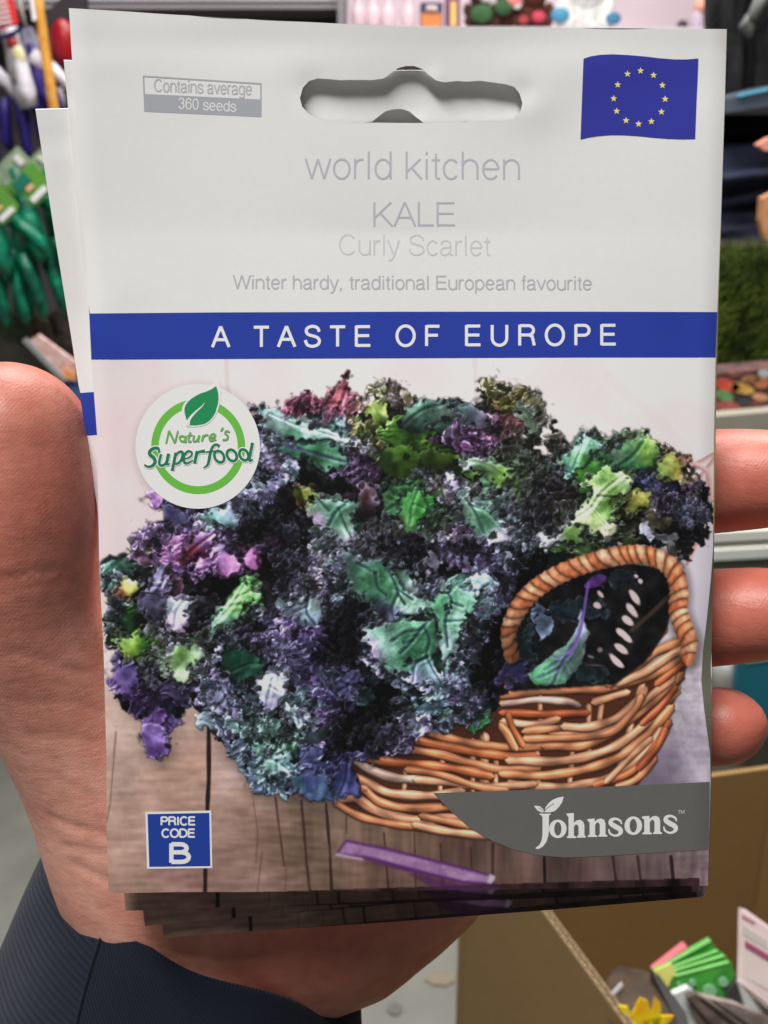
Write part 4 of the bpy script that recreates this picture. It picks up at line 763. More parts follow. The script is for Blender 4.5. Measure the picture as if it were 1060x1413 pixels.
# the picture: one flat print on the paper
nx, ny = 730, 630
pic = paint_picture()
uu, vv = np.meshgrid(np.linspace(0, 1, nx), np.linspace(0, 1, ny))
def ytop(x): return np.interp(x, [126, 300, 560, 800, 988], [496, 495, 494, 493, 493])
def ybot(x): return np.interp(x, [150, 240, 330, 500, 735, 977], [1233, 1231, 1231, 1230, 1227, 1222])
x = 126+uu*860
for _ in range(3):
    y = ytop(x)+(ybot(x)-ytop(x))*vv; a, b = xL(y), xR(y); x = a+(b-a)*uu
fx = np.clip(x-PX0, 0, PW-1.01); fy = np.clip(y-PY0, 0, PH-1.01); ix = fx.astype(int); iy = fy.astype(int); tx = (fx-ix)[..., None]; ty = (fy-iy)[..., None]
pc = (pic[iy, ix]*(1-tx)+pic[iy, ix+1]*tx)*(1-ty)+(pic[iy+1, ix]*(1-tx)+pic[iy+1, ix+1]*tx)*ty
pc = np.clip(lin(pc)*1.22, 0, .86)
dd = D(x, y)-.00002
rx_, uy_, fw_ = np.array(RIGHT), np.array(UP), np.array(FWD)
pts = np.array(CAMP)[None, None]+dd[..., None]*(fw_[None, None]+rx_[None, None]*((x-CX)/FPX)[..., None]-uy_[None, None]*((y-CY)/FPX)[..., None])-np.array(PKT)[None, None]
me = bpy.data.meshes.new('picture'); nv = nx*ny; q = np.arange(nv).reshape(ny, nx)
fc = np.stack([q[:-1, :-1], q[1:, :-1], q[1:, 1:], q[:-1, 1:]], -1).reshape(-1, 4).astype(np.int32); nf = len(fc)
me.vertices.add(nv); me.vertices.foreach_set('co', pts.reshape(-1).astype(np.float32)); me.loops.add(nf*4); me.loops.foreach_set('vertex_index', fc.reshape(-1)); me.polygons.add(nf)
me.polygons.foreach_set('loop_start', np.arange(0, nf*4, 4, dtype=np.int32)); me.polygons.foreach_set('loop_total', np.full(nf, 4, np.int32)); me.polygons.foreach_set('use_smooth', np.ones(nf, bool)); me.update(calc_edges=True)
ca = me.color_attributes.new('print', 'FLOAT_COLOR', 'POINT'); ca.data.foreach_set('color', np.concatenate([pc, np.ones(pc.shape[:2]+(1,))], -1).reshape(-1).astype(np.float32))
pm = bpy.data.materials.new('printed_picture'); pm.use_nodes = True; nt = pm.node_tree; bs = nt.nodes['Principled BSDF']
an = nt.nodes.new('ShaderNodeVertexColor'); an.layer_name = 'print'; nt.links.new(an.outputs['Color'], bs.inputs['Base Color']); bs.inputs['Roughness'].default_value = .38; bs.inputs['Specular IOR Level'].default_value = .35
me.materials.append(pm); po = bpy.data.objects.new('picture', me); COL.objects.link(po); po.parent = pk
# back of the envelope and the pasted edges
def SB(x, y, off=0.): return P(x, y, float(D(x, y))+.0011+off)
RB = [(40,1003.5),(500,989.5),(760,985.5),(900,982),(1040,982.5),(1222,978.5)]
bl = [(float(xL(y))+2, y) for y in range(60, 1220, 40)]; br = [(float(itp(y, RB)), y) for y in range(60, 1200, 40)]
back_outline = TOP+br+[(977.5,1221.5),(735,1226.5),(500,1229.5),(330,1230.5),(151,1232.5)]+bl[::-1]
sheet('back_panel', paper, back_outline, [SLOT], 24, 0, pk, SB)
ys = list(range(40, 1222, 6)); V = []; F = []
for yy in ys: V += [S(float(xR(yy)), yy), SB(float(itp(yy, RB)), yy)]
ke = ys.index(754)+1
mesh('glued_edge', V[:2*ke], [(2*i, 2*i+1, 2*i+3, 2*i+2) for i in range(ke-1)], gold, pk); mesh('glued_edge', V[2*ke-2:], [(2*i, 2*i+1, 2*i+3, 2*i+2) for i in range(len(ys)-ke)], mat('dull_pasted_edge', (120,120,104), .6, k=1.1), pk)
V = []
ys = list(range(12, 1233, 6))
for yy in ys: V += [S(float(xL(yy)), yy), SB(float(xL(yy))+2, yy)]
mesh('folded_edge', V, [(2*i, 2*i+1, 2*i+3, 2*i+2) for i in range(len(ys)-1)], paper, pk)
V = [];
for a, b in zip(TOP[:-1], TOP[1:]):
    n = len(V); V += [S(*a), S(*b), SB(*b), SB(*a)]
mesh('top_edge', V, [(4*i, 4*i+1, 4*i+2, 4*i+3) for i in range(len(TOP)-1)], paper, pk)
V = []
for a, b in zip(SLOT, SLOT[1:]+SLOT[:1]): V += [S(*a), S(*b), SB(*b), SB(*a)]
mesh('slot_edge', V, [(4*i, 4*i+1, 4*i+2, 4*i+3) for i in range(len(SLOT))], paper, pk)
L1 = .00008
# seed count box
quad = lambda a, b, c, d: [a, b, c, d]
cb = sheets('seed_count_box', box_ink, [([(197,104),(361,114.5),(361,161.5),(199,154)], [[(199,106.2),(359,116.6),(359.2,137),(200,129.5)]])], .00002, pk, 6)
text('lettering', 'Contains average', grey_ink3, 213.5, 347, 126, 131, 17, 2.0, cb)
text('lettering', '360 seeds', paper, 247, 325, 149.5, 154, 14.5, 1.5, cb)
text('lettering', 'world kitchen', grey_ink, 424, 716.5, 246.5, 247.5, 38, 2.9, pk)
text('lettering', 'KALE', grey_ink, 516, 627, 312.5, 312, 33.5, 2.9, pk)
text('lettering', 'Curly Scarlet', grey_ink2, 469, 675, 351.5, 352.5, 28, 2.4, pk)
text('lettering', 'Winter hardy, traditional European favourite', grey_ink3, 323.5, 816, 398.5, 400, 19, 2.3, pk)
text('lettering', 'A TASTE OF EUROPE', white_ink, 295, 849, 479, 476, 28.5, 4.2, pk, .00011, track=.42)
# flag
Z = lambda zx, zy: (700+zx/2.944, zy/2.944)
fl = sheet('flag', flag_ink, [Z(*p) for p in [(310,238),(340,228),(380,222),(430,220),(490,223),(560,229),(620,236),(680,241),(730,241),(777,237),(774,320),(770,400),(767,480),(764,563),(710,564),(650,562),(590,557),(530,551),(470,547),(420,547),(370,551),(330,557),(298,565),(301,480),(304,400),(307,320)]], (), 8, L1, pk)
for zx, zy in [(542,287),(595,305),(631,346),(642,402),(627,454),(586,493),(534,503),(483,489),(445,451),(433,400),(449,344),(489,300)]:
    sx, sy = Z(zx, zy); st = [(sx+(4.9 if k % 2 == 0 else 2.1)*math.sin(k*math.pi/5), sy-(4.9 if k % 2 == 0 else 2.1)*math.cos(k*math.pi/5)) for k in range(10)]
    mesh('star', [S(sx, sy, .00012)]+[S(a, b, .00012) for a, b in st], [(0, 1+(k+1) % 10, 1+k) for k in range(10)], star_ink, fl)
# round sticker
Z2 = lambda zx, zy: (180+zx/5.579, 515+zy/5.579)
circ = [(273+86*math.cos(R(a)), 616+86*math.sin(R(a))) for a in range(0, 360, 5)]
bd = sheet('badge', white_ink, circ, (), 16, L1, pk)
sheets('leaf_tip', white_ink, [[Z2(660,44),Z2(672,70),Z2(688,110),Z2(720,150),Z2(560,150),Z2(600,112),Z2(640,80)]], L1+.00002, bd)
ring = [(273.5+64.8*math.cos(R(a)), 616+65.5*math.sin(R(a))) for a in range(0, 360, 4)]; ringi = [(273.5+54.6*math.cos(R(a)), 616+54.8*math.sin(R(a))) for a in range(0, 360, 4)]
sheet('ring', lime_ink, ring, [ringi], 8, .00011, bd)
LF = [(660,98),(670,128),(677,160),(678,200),(674,235),(655,300),(635,335),(610,365),(580,385),(550,395),(500,402),(450,400),(438,375),(428,345),(416,300),(416,270),(425,245),(442,220),(470,195),(505,173),(540,155),(580,142),(620,125)]
cxl, cyl = 560, 270
sheets('leaf_outline', white_ink, [[Z2(cxl+(a-cxl)*1.13, cyl+(b-cyl)*1.10) for a, b in LF]], .00013, bd, 8)
lf = sheets('leaf', green_ink, [[Z2(*p) for p in LF]], .00015, bd, 8)
strokes('leaf_vein', white_ink, [([Z2(*p) for p in sp([(440,404),(455,352),(500,300),(545,260),(572,228)])], [5.2,3.6,2.4,1.6,.5])], .00018, bd)
def el(cx, cy, rx, ry, tilt=-14, n=22):
    return [(cx+rx*math.cos(2*math.pi*i/n)+(-math.sin(R(tilt)))*(-ry*math.sin(2*math.pi*i/n))*-1*.9, cy+ry*math.sin(2*math.pi*i/n)) for i in range(n+1)]
SF = [(sp([(222,606),(212,578),(180,578),(152,598),(150,625),(178,650),(190,682),(168,712),(135,720),(106,704)]), [15,22,24,26,28,28,26,22,18,14]),
      (sp([(236,622),(222,680),(228,706),(250,708),(275,688),(290,622)]), 20), (sp([(296,618),(280,690),(290,702),(304,692)]), [22,22,14,8]),
      (sp([(350,610),(338,670),(322,748)]), 23), (sp([(342,652),(366,612),(396,606),(402,640),(382,680),(350,698),(334,684)]), [12,18,22,24,20,16,12]),
      (sp([(410,662),(458,645),(474,614),(446,600),(416,628),(408,665),(430,694),(482,670)]), [10,14,16,18,22,24,20,10]),
      (sp([(514,598),(494,692)]), 24), (sp([(502,640),(530,606),(574,600)]), [12,20,26]),
      (sp([(684,562),(660,548),(634,565),(616,612),(600,690),(585,715),(560,728)]), [22,18,20,24,22,16,8]), ([(578,608),(664,598)], 13),
      (el(684,642,37,44), 21), (el(781,632,37,44), 21), (el(874,628,34,42), 21), (sp([(940,534),(918,650),(922,674),(944,662)]), [24,22,18,8])]
NT = [([(274,540),(296,442)], 11), ([(296,442),(342,536)], 16), ([(342,536),(366,442)], 11), (el(402,503,23,21), 12), (sp([(430,480),(418,524),(434,526)]), 12), (sp([(462,452),(446,508),(452,526),(470,522)]), 12), ([(438,480),(480,476)], 8),
      (sp([(492,478),(482,514),(496,524),(518,506),(528,478)]), 11), (sp([(532,476),(520,518),(530,522)]), 12), ([(564,474),(548,522)], 13), (sp([(554,500),(574,478),(600,474)]), 12), (sp([(606,502),(646,490),(652,472),(630,468),(608,496),(618,520),(660,508)]), 12),
      ([(714,418),(696,446)], 13), (sp([(764,452),(740,444),(728,462),(750,482),(742,508),(708,514)]), 12)]
cv = lambda L, e=0: [([Z2(*p) for p in pts], ([(v+e)/5.579 for v in w] if hasattr(w, '__len__') else (w+e)/5.579)) for pts, w in L]
strokes('lettering_outline', white_ink, cv(SF, 16), .00014, bd, dz=1e-6); strokes('lettering', tgreen, cv(SF), .00017, bd); strokes('lettering', tlime, cv(NT, 2), .00017, bd)
# price box
pb = sheet('price_box', white_ink, [(200.5,1120.5),(291.5,1118.5),(293,1198),(203,1199)], (), 12, L1, pk)
sheet('price_field', price_ink, [(203.6,1123.5),(288.8,1121.8),(290.3,1195.2),(206,1196.2)], (), 12, .00011, pb)
text('lettering', 'PRICE', white_ink, 222.5, 269, 1138.8, 1138.6, 11.5, 2.5, pb, .00014); text('lettering', 'CODE', white_ink, 224, 268.5, 1155.6, 1155.4, 11.5, 2.5, pb, .00014)
text('lettering', 'B', white_ink, 235.5, 260.5, 1190.5, 1190.5, 26.5, 6.0, pb, .00014)
# maker's banner
bn = sheet('banner', banner_ink, [(598,1094.5),(700,1091),(850,1085),(979.5,1079),(979.2,1120),(977.8,1172.5),(900,1177),(830,1181.5),(780,1183.5),(740,1180),(705,1171),(670,1156),(645,1140),(622,1119)], (), 7, L1, pk)
Z3 = lambda zx, zy: (730+zx/4.609, 1090+zy/4.609)
n1 = [(372,186),(418,182),(420,202),(438,186),(460,182),(480,192),(487,216),(487,282),(499,290),(499,298),(442,298),(442,290),(451,282),(451,222),(443,207),(431,209),(421,224),(421,284),(434,292),(434,300),(374,300),(374,292),(386,284),(386,208),(372,196)]
h1 = [(240,150),(286,147),(286,210),(300,196),(325,190),(345,202),(353,225),(353,288),(361,296),(361,304),(305,304),(305,296),(316,288),(316,235),(307,220),(295,222),(286,237),(286,290),(300,298),(300,307),(242,307),(242,299),(252,290),(252,172),(240,160)]
j1 = [(68,150),(140,150),(138,158),(128,163),(127,250),(124,290),(112,330),(90,360),(62,376),(42,374),(46,366),(66,352),(80,325),(86,290),(87,176),(78,161),(68,157)]
oo = lambda cx, cy: ([Z3(cx+56*math.cos(R(a)), cy+59*math.sin(R(a))) for a in range(0, 360, 12)], [[Z3(cx+23*math.cos(R(a)), cy+43*math.sin(R(a))) for a in range(0, 360, 12)]])
T = lambda L, dx=0, dy=0: [Z3(a+dx, b+dy) for a, b in L]
sheets('lettering', white_ink, [T(j1), oo(184, 248), T(h1), T(n1), oo(664, 228), T(n1, 348, -17)], .00012, bn, 30)
s1 = sp([(590,218),(580,196),(550,184),(524,194),(522,214),(548,232),(578,250),(584,270),(566,288),(538,290),(514,274),(508,250)]); sw = [8,14,15,24,30,32,32,26,16,13,13,8]
strokes('lettering', white_ink, [(T(s1), [w/4.609 for w in sw]), (T(s1, 350, -18), [w/4.609 for w in sw])], .00012, bn)
text('lettering', 'TM', mat('faint_ink', (170,180,176), .5), 936, 944.5, 1123, 1122.5, 4.6, .8, bn, .00012)
sheets('leaf', white_ink, [T([(32,102),(52,101),(72,106),(90,122),(98,143),(78,143),(56,131),(42,116)]), T([(222,42),(182,50),(150,64),(126,84),(106,110),(99,142),(135,143),(165,135),(192,108),(212,78)])], .00012, bn, 30)
strokes('leaf_vein', banner_ink, [(T([(96,138),(120,112),(160,86)]), .7), (T([(92,138),(76,122),(60,114)]), .6), (T([(70,147.5),(140,147.5)]), .9)], .00015, bn)

# the packets behind the front one: copies, turned and set back
def copy_tree(o, parent=None):
    c = o.copy(); COL.objects.link(c); c.parent = parent
    for ch in list(o.children): copy_tree(ch, c)
    return c
def place_copy(tl, bl, d1, d2, label):
    A0, B0 = S(95, 12), S(150, 1233); A1 = P(tl[0], tl[1], float(D(95, 12))+d1); B1 = P(bl[0], bl[1], float(D(150, 1233))+d2)
    v0, v1 = B0-A0, B1-A1; s = v1.length/v0.length
    w0 = (S(1003, 40)-A0); 
    def frame(v, w): a = v.normalized(); n = v.cross(w).normalized(); return Matrix((a, n.cross(a), n)).transposed()
    ang = math.atan2(v0.dot(RIGHT), -v0.dot(UP))-math.atan2(v1.dot(RIGHT), -v1.dot(UP))
    w1 = Matrix.Rotation(ang, 3, FWD) @ w0
    if abs((Matrix.Rotation(ang, 3, FWD) @ v0).normalized().dot(v1.normalized())) < abs((Matrix.Rotation(-ang, 3, FWD) @ v0).normalized().dot(v1.normalized())): w1 = Matrix.Rotation(-ang, 3, FWD) @ w0
    Rm = frame(v1, w1) @ frame(v0, w0).inverted()
    c = copy_tree(pk); c.rotation_mode = 'QUATERNION'; c.rotation_quaternion = Rm.to_quaternion(); c.scale = (s, s, s); c.location = A1-Rm @ ((A0-PKT)*s); c['label'] = label; return c
place_copy((88,84), (173,1257), .0028, .0062, 'second seed packet of the stack, its white edge showing just left of the front one')
place_copy((49,152), (200,1278), .0054, .0088, 'seed packet leaning furthest left, a strip of its blue band showing beside the thumb tip')
place_copy((103,200), (226,1294), .0085, .0115, 'rearmost seed packet, only its bottom left corner showing lowest over the palm')
# ---------------------------------------------------------------- the hand that holds the packets
person = thing('person', 'left hand in a navy sleeve holding the kale seed packets up', 'person', P(300, 1300, .25))
def pxr(r, d): return r*d/FPX
def chain(mb, L, n=6):                      # (px, py, depth, radius in px) joined by close-set balls
    A = spline([(a[0], a[1], a[2]*1000, a[3]) for a in L], n) if len(L) > 2 else np.array([(a[0], a[1], a[2]*1000, a[3]) for a in L])
    for x, y, d, r in A: d /= 1000; mb.ball(P(x, y, d), pxr(r, d), 20, 14)
hb = MB()
chain(hb, [(12,616,.1935,117),(14,700,.194,122),(16,770,.1955,118),(34,850,.1995,112),(92,950,.208,116),(160,1050,.218,132),(225,1160,.230,158),(270,1270,.238,160),(240,1380,.246,172),(200,1560,.256,180)], 9)
chain(hb, [(225,1160,.236,150),(330,1150,.243,190),(440,1155,.246,212),(500,1120,.248,208)], 6)
chain(hb, [(330,1150,.246,190),(400,1000,.248,190),(440,850,.246,170),(480,720,.244,120)], 6)
chain(hb, [(500,1120,.248,205),(540,1000,.248,160),(560,880,.246,130)], 6)
chain(hb, [(440,1190,.243,195),(330,1260,.243,170),(260,1300,.243,160)], 5)
chain(hb, [(470,740,.243,95),(640,700,.236,80),(820,676,.222,76),(985,664,.2045,73),(1075,660,.1985,66),(1100,659,.1975,52)], 8)
chain(hb, [(520,880,.244,90),(680,875,.236,80),(840,860,.222,72),(985,852,.2055,68),(1062,846,.200,63),(1092,846,.199,48)], 8)
chain(hb, [(560,1010,.246,80),(720,1010,.236,68),(870,1006,.222,60),(975,1003,.208,55),(1000,1002,.2055,54),(1018,1001,.2045,42)], 8)
chain(hb, [(470,720,.243,95),(640,600,.234,80),(780,520,.224,70),(880,460,.218,56)], 8)
hand0 = hb.build('hand_rough', None)
rm = hand0.modifiers.new('r', 'REMESH'); rm.mode = 'VOXEL'; rm.voxel_size = .0010
sm = hand0.modifiers.new('s', 'SMOOTH'); sm.factor = .5; sm.iterations = 14
bpy.context.view_layer.update()
dg = bpy.context.evaluated_depsgraph_get(); hm = bpy.data.meshes.new_from_object(hand0.evaluated_get(dg)); hm.name = 'hand'
bpy.data.objects.remove(hand0)
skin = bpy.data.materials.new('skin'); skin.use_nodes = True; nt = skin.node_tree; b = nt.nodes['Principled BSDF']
N = nt.nodes.new; LK = nt.links.new
tc = N('ShaderNodeTexCoord')
n1_ = N('ShaderNodeTexNoise'); n1_.inputs['Scale'].default_value = 75; n1_.inputs['Detail'].default_value = 5; LK(tc.outputs['Object'], n1_.inputs['Vector'])
cr = N('ShaderNodeValToRGB'); cr.color_ramp.elements[0].position = .34; cr.color_ramp.elements[1].position = .68
cr.color_ramp.elements[0].color = (.47, .145, .10, 1); cr.color_ramp.elements[1].color = (.58, .215, .155, 1); LK(n1_.outputs['Fac'], cr.inputs['Fac'])
ng = N('ShaderNodeTexNoise'); ng.inputs['Scale'].default_value = 420; ng.inputs['Detail'].default_value = 6; LK(tc.outputs['Object'], ng.inputs['Vector'])
mx = N('ShaderNodeMix'); mx.data_type = 'RGBA'; mx.blend_type = 'MULTIPLY'; mx.inputs['Factor'].default_value = .35
cr2 = N('ShaderNodeValToRGB'); cr2.color_ramp.elements[0].position = .35; cr2.color_ramp.elements[0].color = (.72, .66, .64, 1); cr2.color_ramp.elements[1].position = .6; LK(ng.outputs['Fac'], cr2.inputs['Fac'])
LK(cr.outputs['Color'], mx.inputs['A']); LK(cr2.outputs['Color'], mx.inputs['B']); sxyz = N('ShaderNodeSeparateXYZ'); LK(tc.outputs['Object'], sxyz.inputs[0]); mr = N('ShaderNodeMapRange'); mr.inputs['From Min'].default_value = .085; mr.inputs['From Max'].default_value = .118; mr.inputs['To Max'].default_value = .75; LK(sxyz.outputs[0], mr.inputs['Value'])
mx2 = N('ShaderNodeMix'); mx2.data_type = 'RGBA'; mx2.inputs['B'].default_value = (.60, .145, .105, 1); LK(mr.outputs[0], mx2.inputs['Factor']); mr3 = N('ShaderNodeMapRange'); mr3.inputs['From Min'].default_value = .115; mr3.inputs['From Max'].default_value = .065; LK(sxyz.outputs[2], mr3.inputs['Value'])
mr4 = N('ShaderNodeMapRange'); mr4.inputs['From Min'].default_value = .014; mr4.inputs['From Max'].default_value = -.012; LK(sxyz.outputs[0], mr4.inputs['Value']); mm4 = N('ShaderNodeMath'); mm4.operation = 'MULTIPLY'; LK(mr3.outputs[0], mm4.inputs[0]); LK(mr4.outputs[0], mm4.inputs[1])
mx3 = N('ShaderNodeMix'); mx3.data_type = 'RGBA'; mx3.blend_type = 'MULTIPLY'; mx3.inputs['B'].default_value = (1.75, 2.45, 2.65, 1); LK(mm4.outputs[0], mx3.inputs['Factor']); LK(mx.outputs['Result'], mx3.inputs['A']); LK(mx3.outputs['Result'], mx2.inputs['A']); LK(mx2.outputs['Result'], b.inputs['Base Color'])  # paler thenar skin, with the light it catches brightened into the colour
b.inputs['Roughness'].default_value = .42; b.inputs['Subsurface Weight'].default_value = .3; b.inputs['Subsurface Radius'].default_value = (1, .3, .15); b.inputs['Subsurface Scale'].default_value = .0035; b.inputs['Specular IOR Level'].default_value = .4
# skin relief: print ridges bent by low noise, plus creases
mp = N('ShaderNodeMapping'); mp.inputs['Rotation'].default_value = (.2, .9, .3); LK(tc.outputs['Object'], mp.inputs['Vector'])
wv = N('ShaderNodeTexWave'); wv.wave_type = 'BANDS'; wv.bands_direction = 'Z'; wv.inputs['Scale'].default_value = 560; wv.inputs['Distortion'].default_value = 9; wv.inputs['Detail'].default_value = 1.5; wv.inputs['Detail Scale'].default_value = .12; LK(mp.outputs['Vector'], wv.inputs['Vector'])
vo = N('ShaderNodeTexNoise'); vo.inputs['Scale'].default_value = 330; vo.inputs['Detail'].default_value = 8; vo.inputs['Roughness'].default_value = .62
mp2 = N('ShaderNodeMapping'); mp2.inputs['Rotation'].default_value = (0, .5, 0); mp2.inputs['Scale'].default_value = (.55, 1, 1.6); LK(tc.outputs['Object'], mp2.inputs['Vector']); LK(mp2.outputs['Vector'], vo.inputs['Vector'])
b1 = N('ShaderNodeBump'); b1.inputs['Distance'].default_value = .000007; b1.inputs['Strength'].default_value = 1; LK(wv.outputs['Fac'], b1.inputs['Height'])
b2 = N('ShaderNodeBump'); b2.inputs['Distance'].default_value = .00017; b2.inputs['Strength'].default_value = .9; LK(vo.outputs['Fac'], b2.inputs['Height']); vv_ = N('ShaderNodeTexVoronoi'); vv_.feature = 'DISTANCE_TO_EDGE'; vv_.inputs['Scale'].default_value = 1500; LK(tc.outputs['Object'], vv_.inputs['Vector']); b3 = N('ShaderNodeBump'); b3.inputs['Distance'].default_value = .00004; b3.inputs['Strength'].default_value = 1; LK(vv_.outputs['Distance'], b3.inputs['Height']); LK(b1.outputs['Normal'], b3.inputs['Normal']); LK(b3.outputs['Normal'], b2.inputs['Normal']); LK(b2.outputs['Normal'], b.inputs['Normal'])
# creases pressed into the thumb joint and the wrist
co = np.empty(len(hm.vertices)*3, np.float32); hm.vertices.foreach_get('co', co); co = co.reshape(-1, 3).astype(float)
nn = np.empty(len(hm.vertices)*3, np.float32); hm.vertices.foreach_get('normal', nn); nn = nn.reshape(-1, 3)
rel = co-np.array(CAMP); dp = rel @ np.array(FWD); sx = CX+FPX*(rel @ np.array(RIGHT))/dp; sy = CY-FPX*(rel @ np.array(UP))/dp
disp = np.zeros(len(co))
for (x0, y0, x1, y1, w, a) in [(-60,806,90,788,5,.00055),(-40,826,110,800,4,.0003),(0,900,140,930,6,.0004),(10,960,150,985,5,.0003),(30,1010,150,1030,6,.00035),(60,1120,200,1180,5,.0005),(80,1160,230,1215,5,.0004),(90,1190,260,1250,6,.0005),(985,700,1060,690,4,.0000),(70,1075,150,1110,4,.0003)]:
    L = math.hypot(x1-x0, y1-y0); ux, uy = (x1-x0)/L, (y1-y0)/L; t = np.clip((sx-x0)*ux+(sy-y0)*uy, 0, L); wig = 4*np.sin(t/23+x0)
    dd_ = np.hypot(sx-x0-t*ux+uy*wig*-1, sy-y0-t*uy+ux*wig); disp -= .5*a*np.exp(-(dd_/w)**2)*np.minimum(1, np.minimum(t, L-t)/15+.1)
disp *= (nn @ np.array(FWD) < .2)
co += nn*disp[:, None]; hm.vertices.foreach_set('co', co.reshape(-1).astype(np.float32)); hm.update()
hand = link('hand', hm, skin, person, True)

# sleeve: two panels round the wrist with a seam between them
def cloth(name, sc, dirn, dist, c):
    m = mat(name, c, .85, k=1.3, spec=.15); nt = m.node_tree; b = nt.nodes['Principled BSDF']; uv = nt.nodes.new('ShaderNodeUVMap')
    mp = nt.nodes.new('ShaderNodeMapping'); mp.inputs['Rotation'].default_value = (0, 0, dirn); nt.links.new(uv.outputs['UV'], mp.inputs['Vector'])
    w = nt.nodes.new('ShaderNodeTexWave'); w.bands_direction = 'Y'; w.inputs['Scale'].default_value = sc; w.inputs['Distortion'].default_value = .8; w.inputs['Detail'].default_value = 3; w.inputs['Detail Scale'].default_value = 4; nt.links.new(mp.outputs['Vector'], w.inputs['Vector'])
    n = nt.nodes.new('ShaderNodeTexNoise'); n.inputs['Scale'].default_value = 260; n.inputs['Detail'].default_value = 6; nt.links.new(uv.outputs['UV'], n.inputs['Vector'])
    ad = nt.nodes.new('ShaderNodeMath'); ad.operation = 'MULTIPLY_ADD'; nt.links.new(n.outputs['Fac'], ad.inputs[0]); ad.inputs[1].default_value = .7; hw = nt.nodes.new('ShaderNodeMath'); hw.operation = 'MULTIPLY'; hw.inputs[1].default_value = .42; nt.links.new(w.outputs['Fac'], hw.inputs[0]); nt.links.new(hw.outputs[0], ad.inputs[2])
    bp = nt.nodes.new('ShaderNodeBump'); bp.inputs['Distance'].default_value = dist; bp.inputs['Strength'].default_value = 1; nt.links.new(ad.outputs[0], bp.inputs['Height']); nt.links.new(bp.outputs['Normal'], b.inputs['Normal'])
    rr = nt.nodes.new('ShaderNodeValToRGB'); rr.color_ramp.elements[0].position = .25; rr.color_ramp.elements[1].position = .85
    cc = rgb(c, 1.3); rr.color_ramp.elements[0].color = tuple(v*.55 for v in cc[:3])+(1,); rr.color_ramp.elements[1].color = tuple(v*1.5 for v in cc[:3])+(1,)
    nt.links.new(ad.outputs[0], rr.inputs['Fac']); nt.links.new(rr.outputs['Color'], b.inputs['Base Color']); b.inputs['Sheen Weight'].default_value = .08; b.inputs['Sheen Roughness'].default_value = .5
    return m
def sleeve_pt(u, v):                        # u round the arm, v down it
    l = (62+(-75)*v, 1166+150*v+20*v*v); r = (496+4*v, 1384+170*v); cx, cy = (l[0]+r[0])/2, (l[1]+r[1])/2; hx, hy = (r[0]-l[0])/2, (r[1]-l[1])/2
    d = .243+.006*v; n = hx*hx+hy*hy; pdx, pdy = -hy/math.sqrt(n), hx/math.sqrt(n)
    c, s = math.cos(u), math.sin(u); fold = 1+.020*math.sin(3*u+2.2*v)+.012*math.sin(7*u-3*v+1)
    b = 64*(1-.3*v)
    dd = d-.036*s*fold*(1+.15*v)
    return P(cx+hx*c*fold+pdx*b*s, cy+hy*c*fold+pdy*b*s+8*math.sin(5*u)*math.exp(-v*3), dd)
def panel(name, u0, u1, m, inset=0.):
    nu, nvv = 60, 40; V = []; F = []; UV = []
    for j in range(nvv+1):
        for i in range(nu+1):
            u = u0+(u1-u0)*i/nu; v = 2.4*j/nvv; p = sleeve_pt(u, v)
            if j == 0: pass
            V.append(p); UV.append((u*.55, v*.5))
    for j in range(nvv):
        for i in range(nu): a = j*(nu+1)+i; F.append((a, a+1, a+nu+2, a+nu+1))
    # the hem turns in at the cuff
    base = len(V)
    for k in range(1, 4):
        for i in range(nu+1):
            u = u0+(u1-u0)*i/nu; a = sleeve_pt(u, 0); c = (sleeve_pt(u, 0)+sleeve_pt(u+math.pi, 0))/2; dr = (c-a).normalized()
            q = [(.0009, -.0006), (.0018, .0002), (.0019, .006)][k-1]; dn = (sleeve_pt(u, .3)-a).normalized(); V.append(a+dr*q[0]+dn*q[1]); UV.append((u*.55, -.004*k))
    for k in range(3):
        for i in range(nu):
            a = (i if k == 0 else base+(k-1)*(nu+1)+i); b2 = base+k*(nu+1)+i; F.append((a+1, a, b2, b2+1))
    me = bpy.data.meshes.new(name); me.from_pydata([tuple(p) for p in V], [], F); uvl = me.uv_layers.new(name='UVMap')
    for lp in me.loops: uvl.data[lp.index].uv = UV[lp.vertex_index]
    me.update(); return link(name, me, m, sl, True)
sl = thing('sleeve', None, None, P(280, 1300, .24)); sl.parent = person; sl.location = Vector(sl['origin'])-person.location
for k in ('label', 'category'):
    if k in sl: del sl[k]
useam = math.pi*.66
rib = cloth('ribbed_navy_cloth', 11, 0.35, .00024, (19,24,38)); twill = cloth('navy_twill', 26, 1.1, .00018, (17,22,35))
panel('cuff_panel', useam, math.pi*1.35, rib); panel('sleeve_panel', -math.pi*.65, useam, twill)
sb = MB(); sb.tube([sleeve_pt(useam, v)+ (sleeve_pt(useam, v)-(sleeve_pt(useam, v)+sleeve_pt(useam+math.pi, v))/2).normalized()*-.0001 for v in np.linspace(0, 2.3, 24)], .00045, 8); sb.build('seam', twill, sl, True)
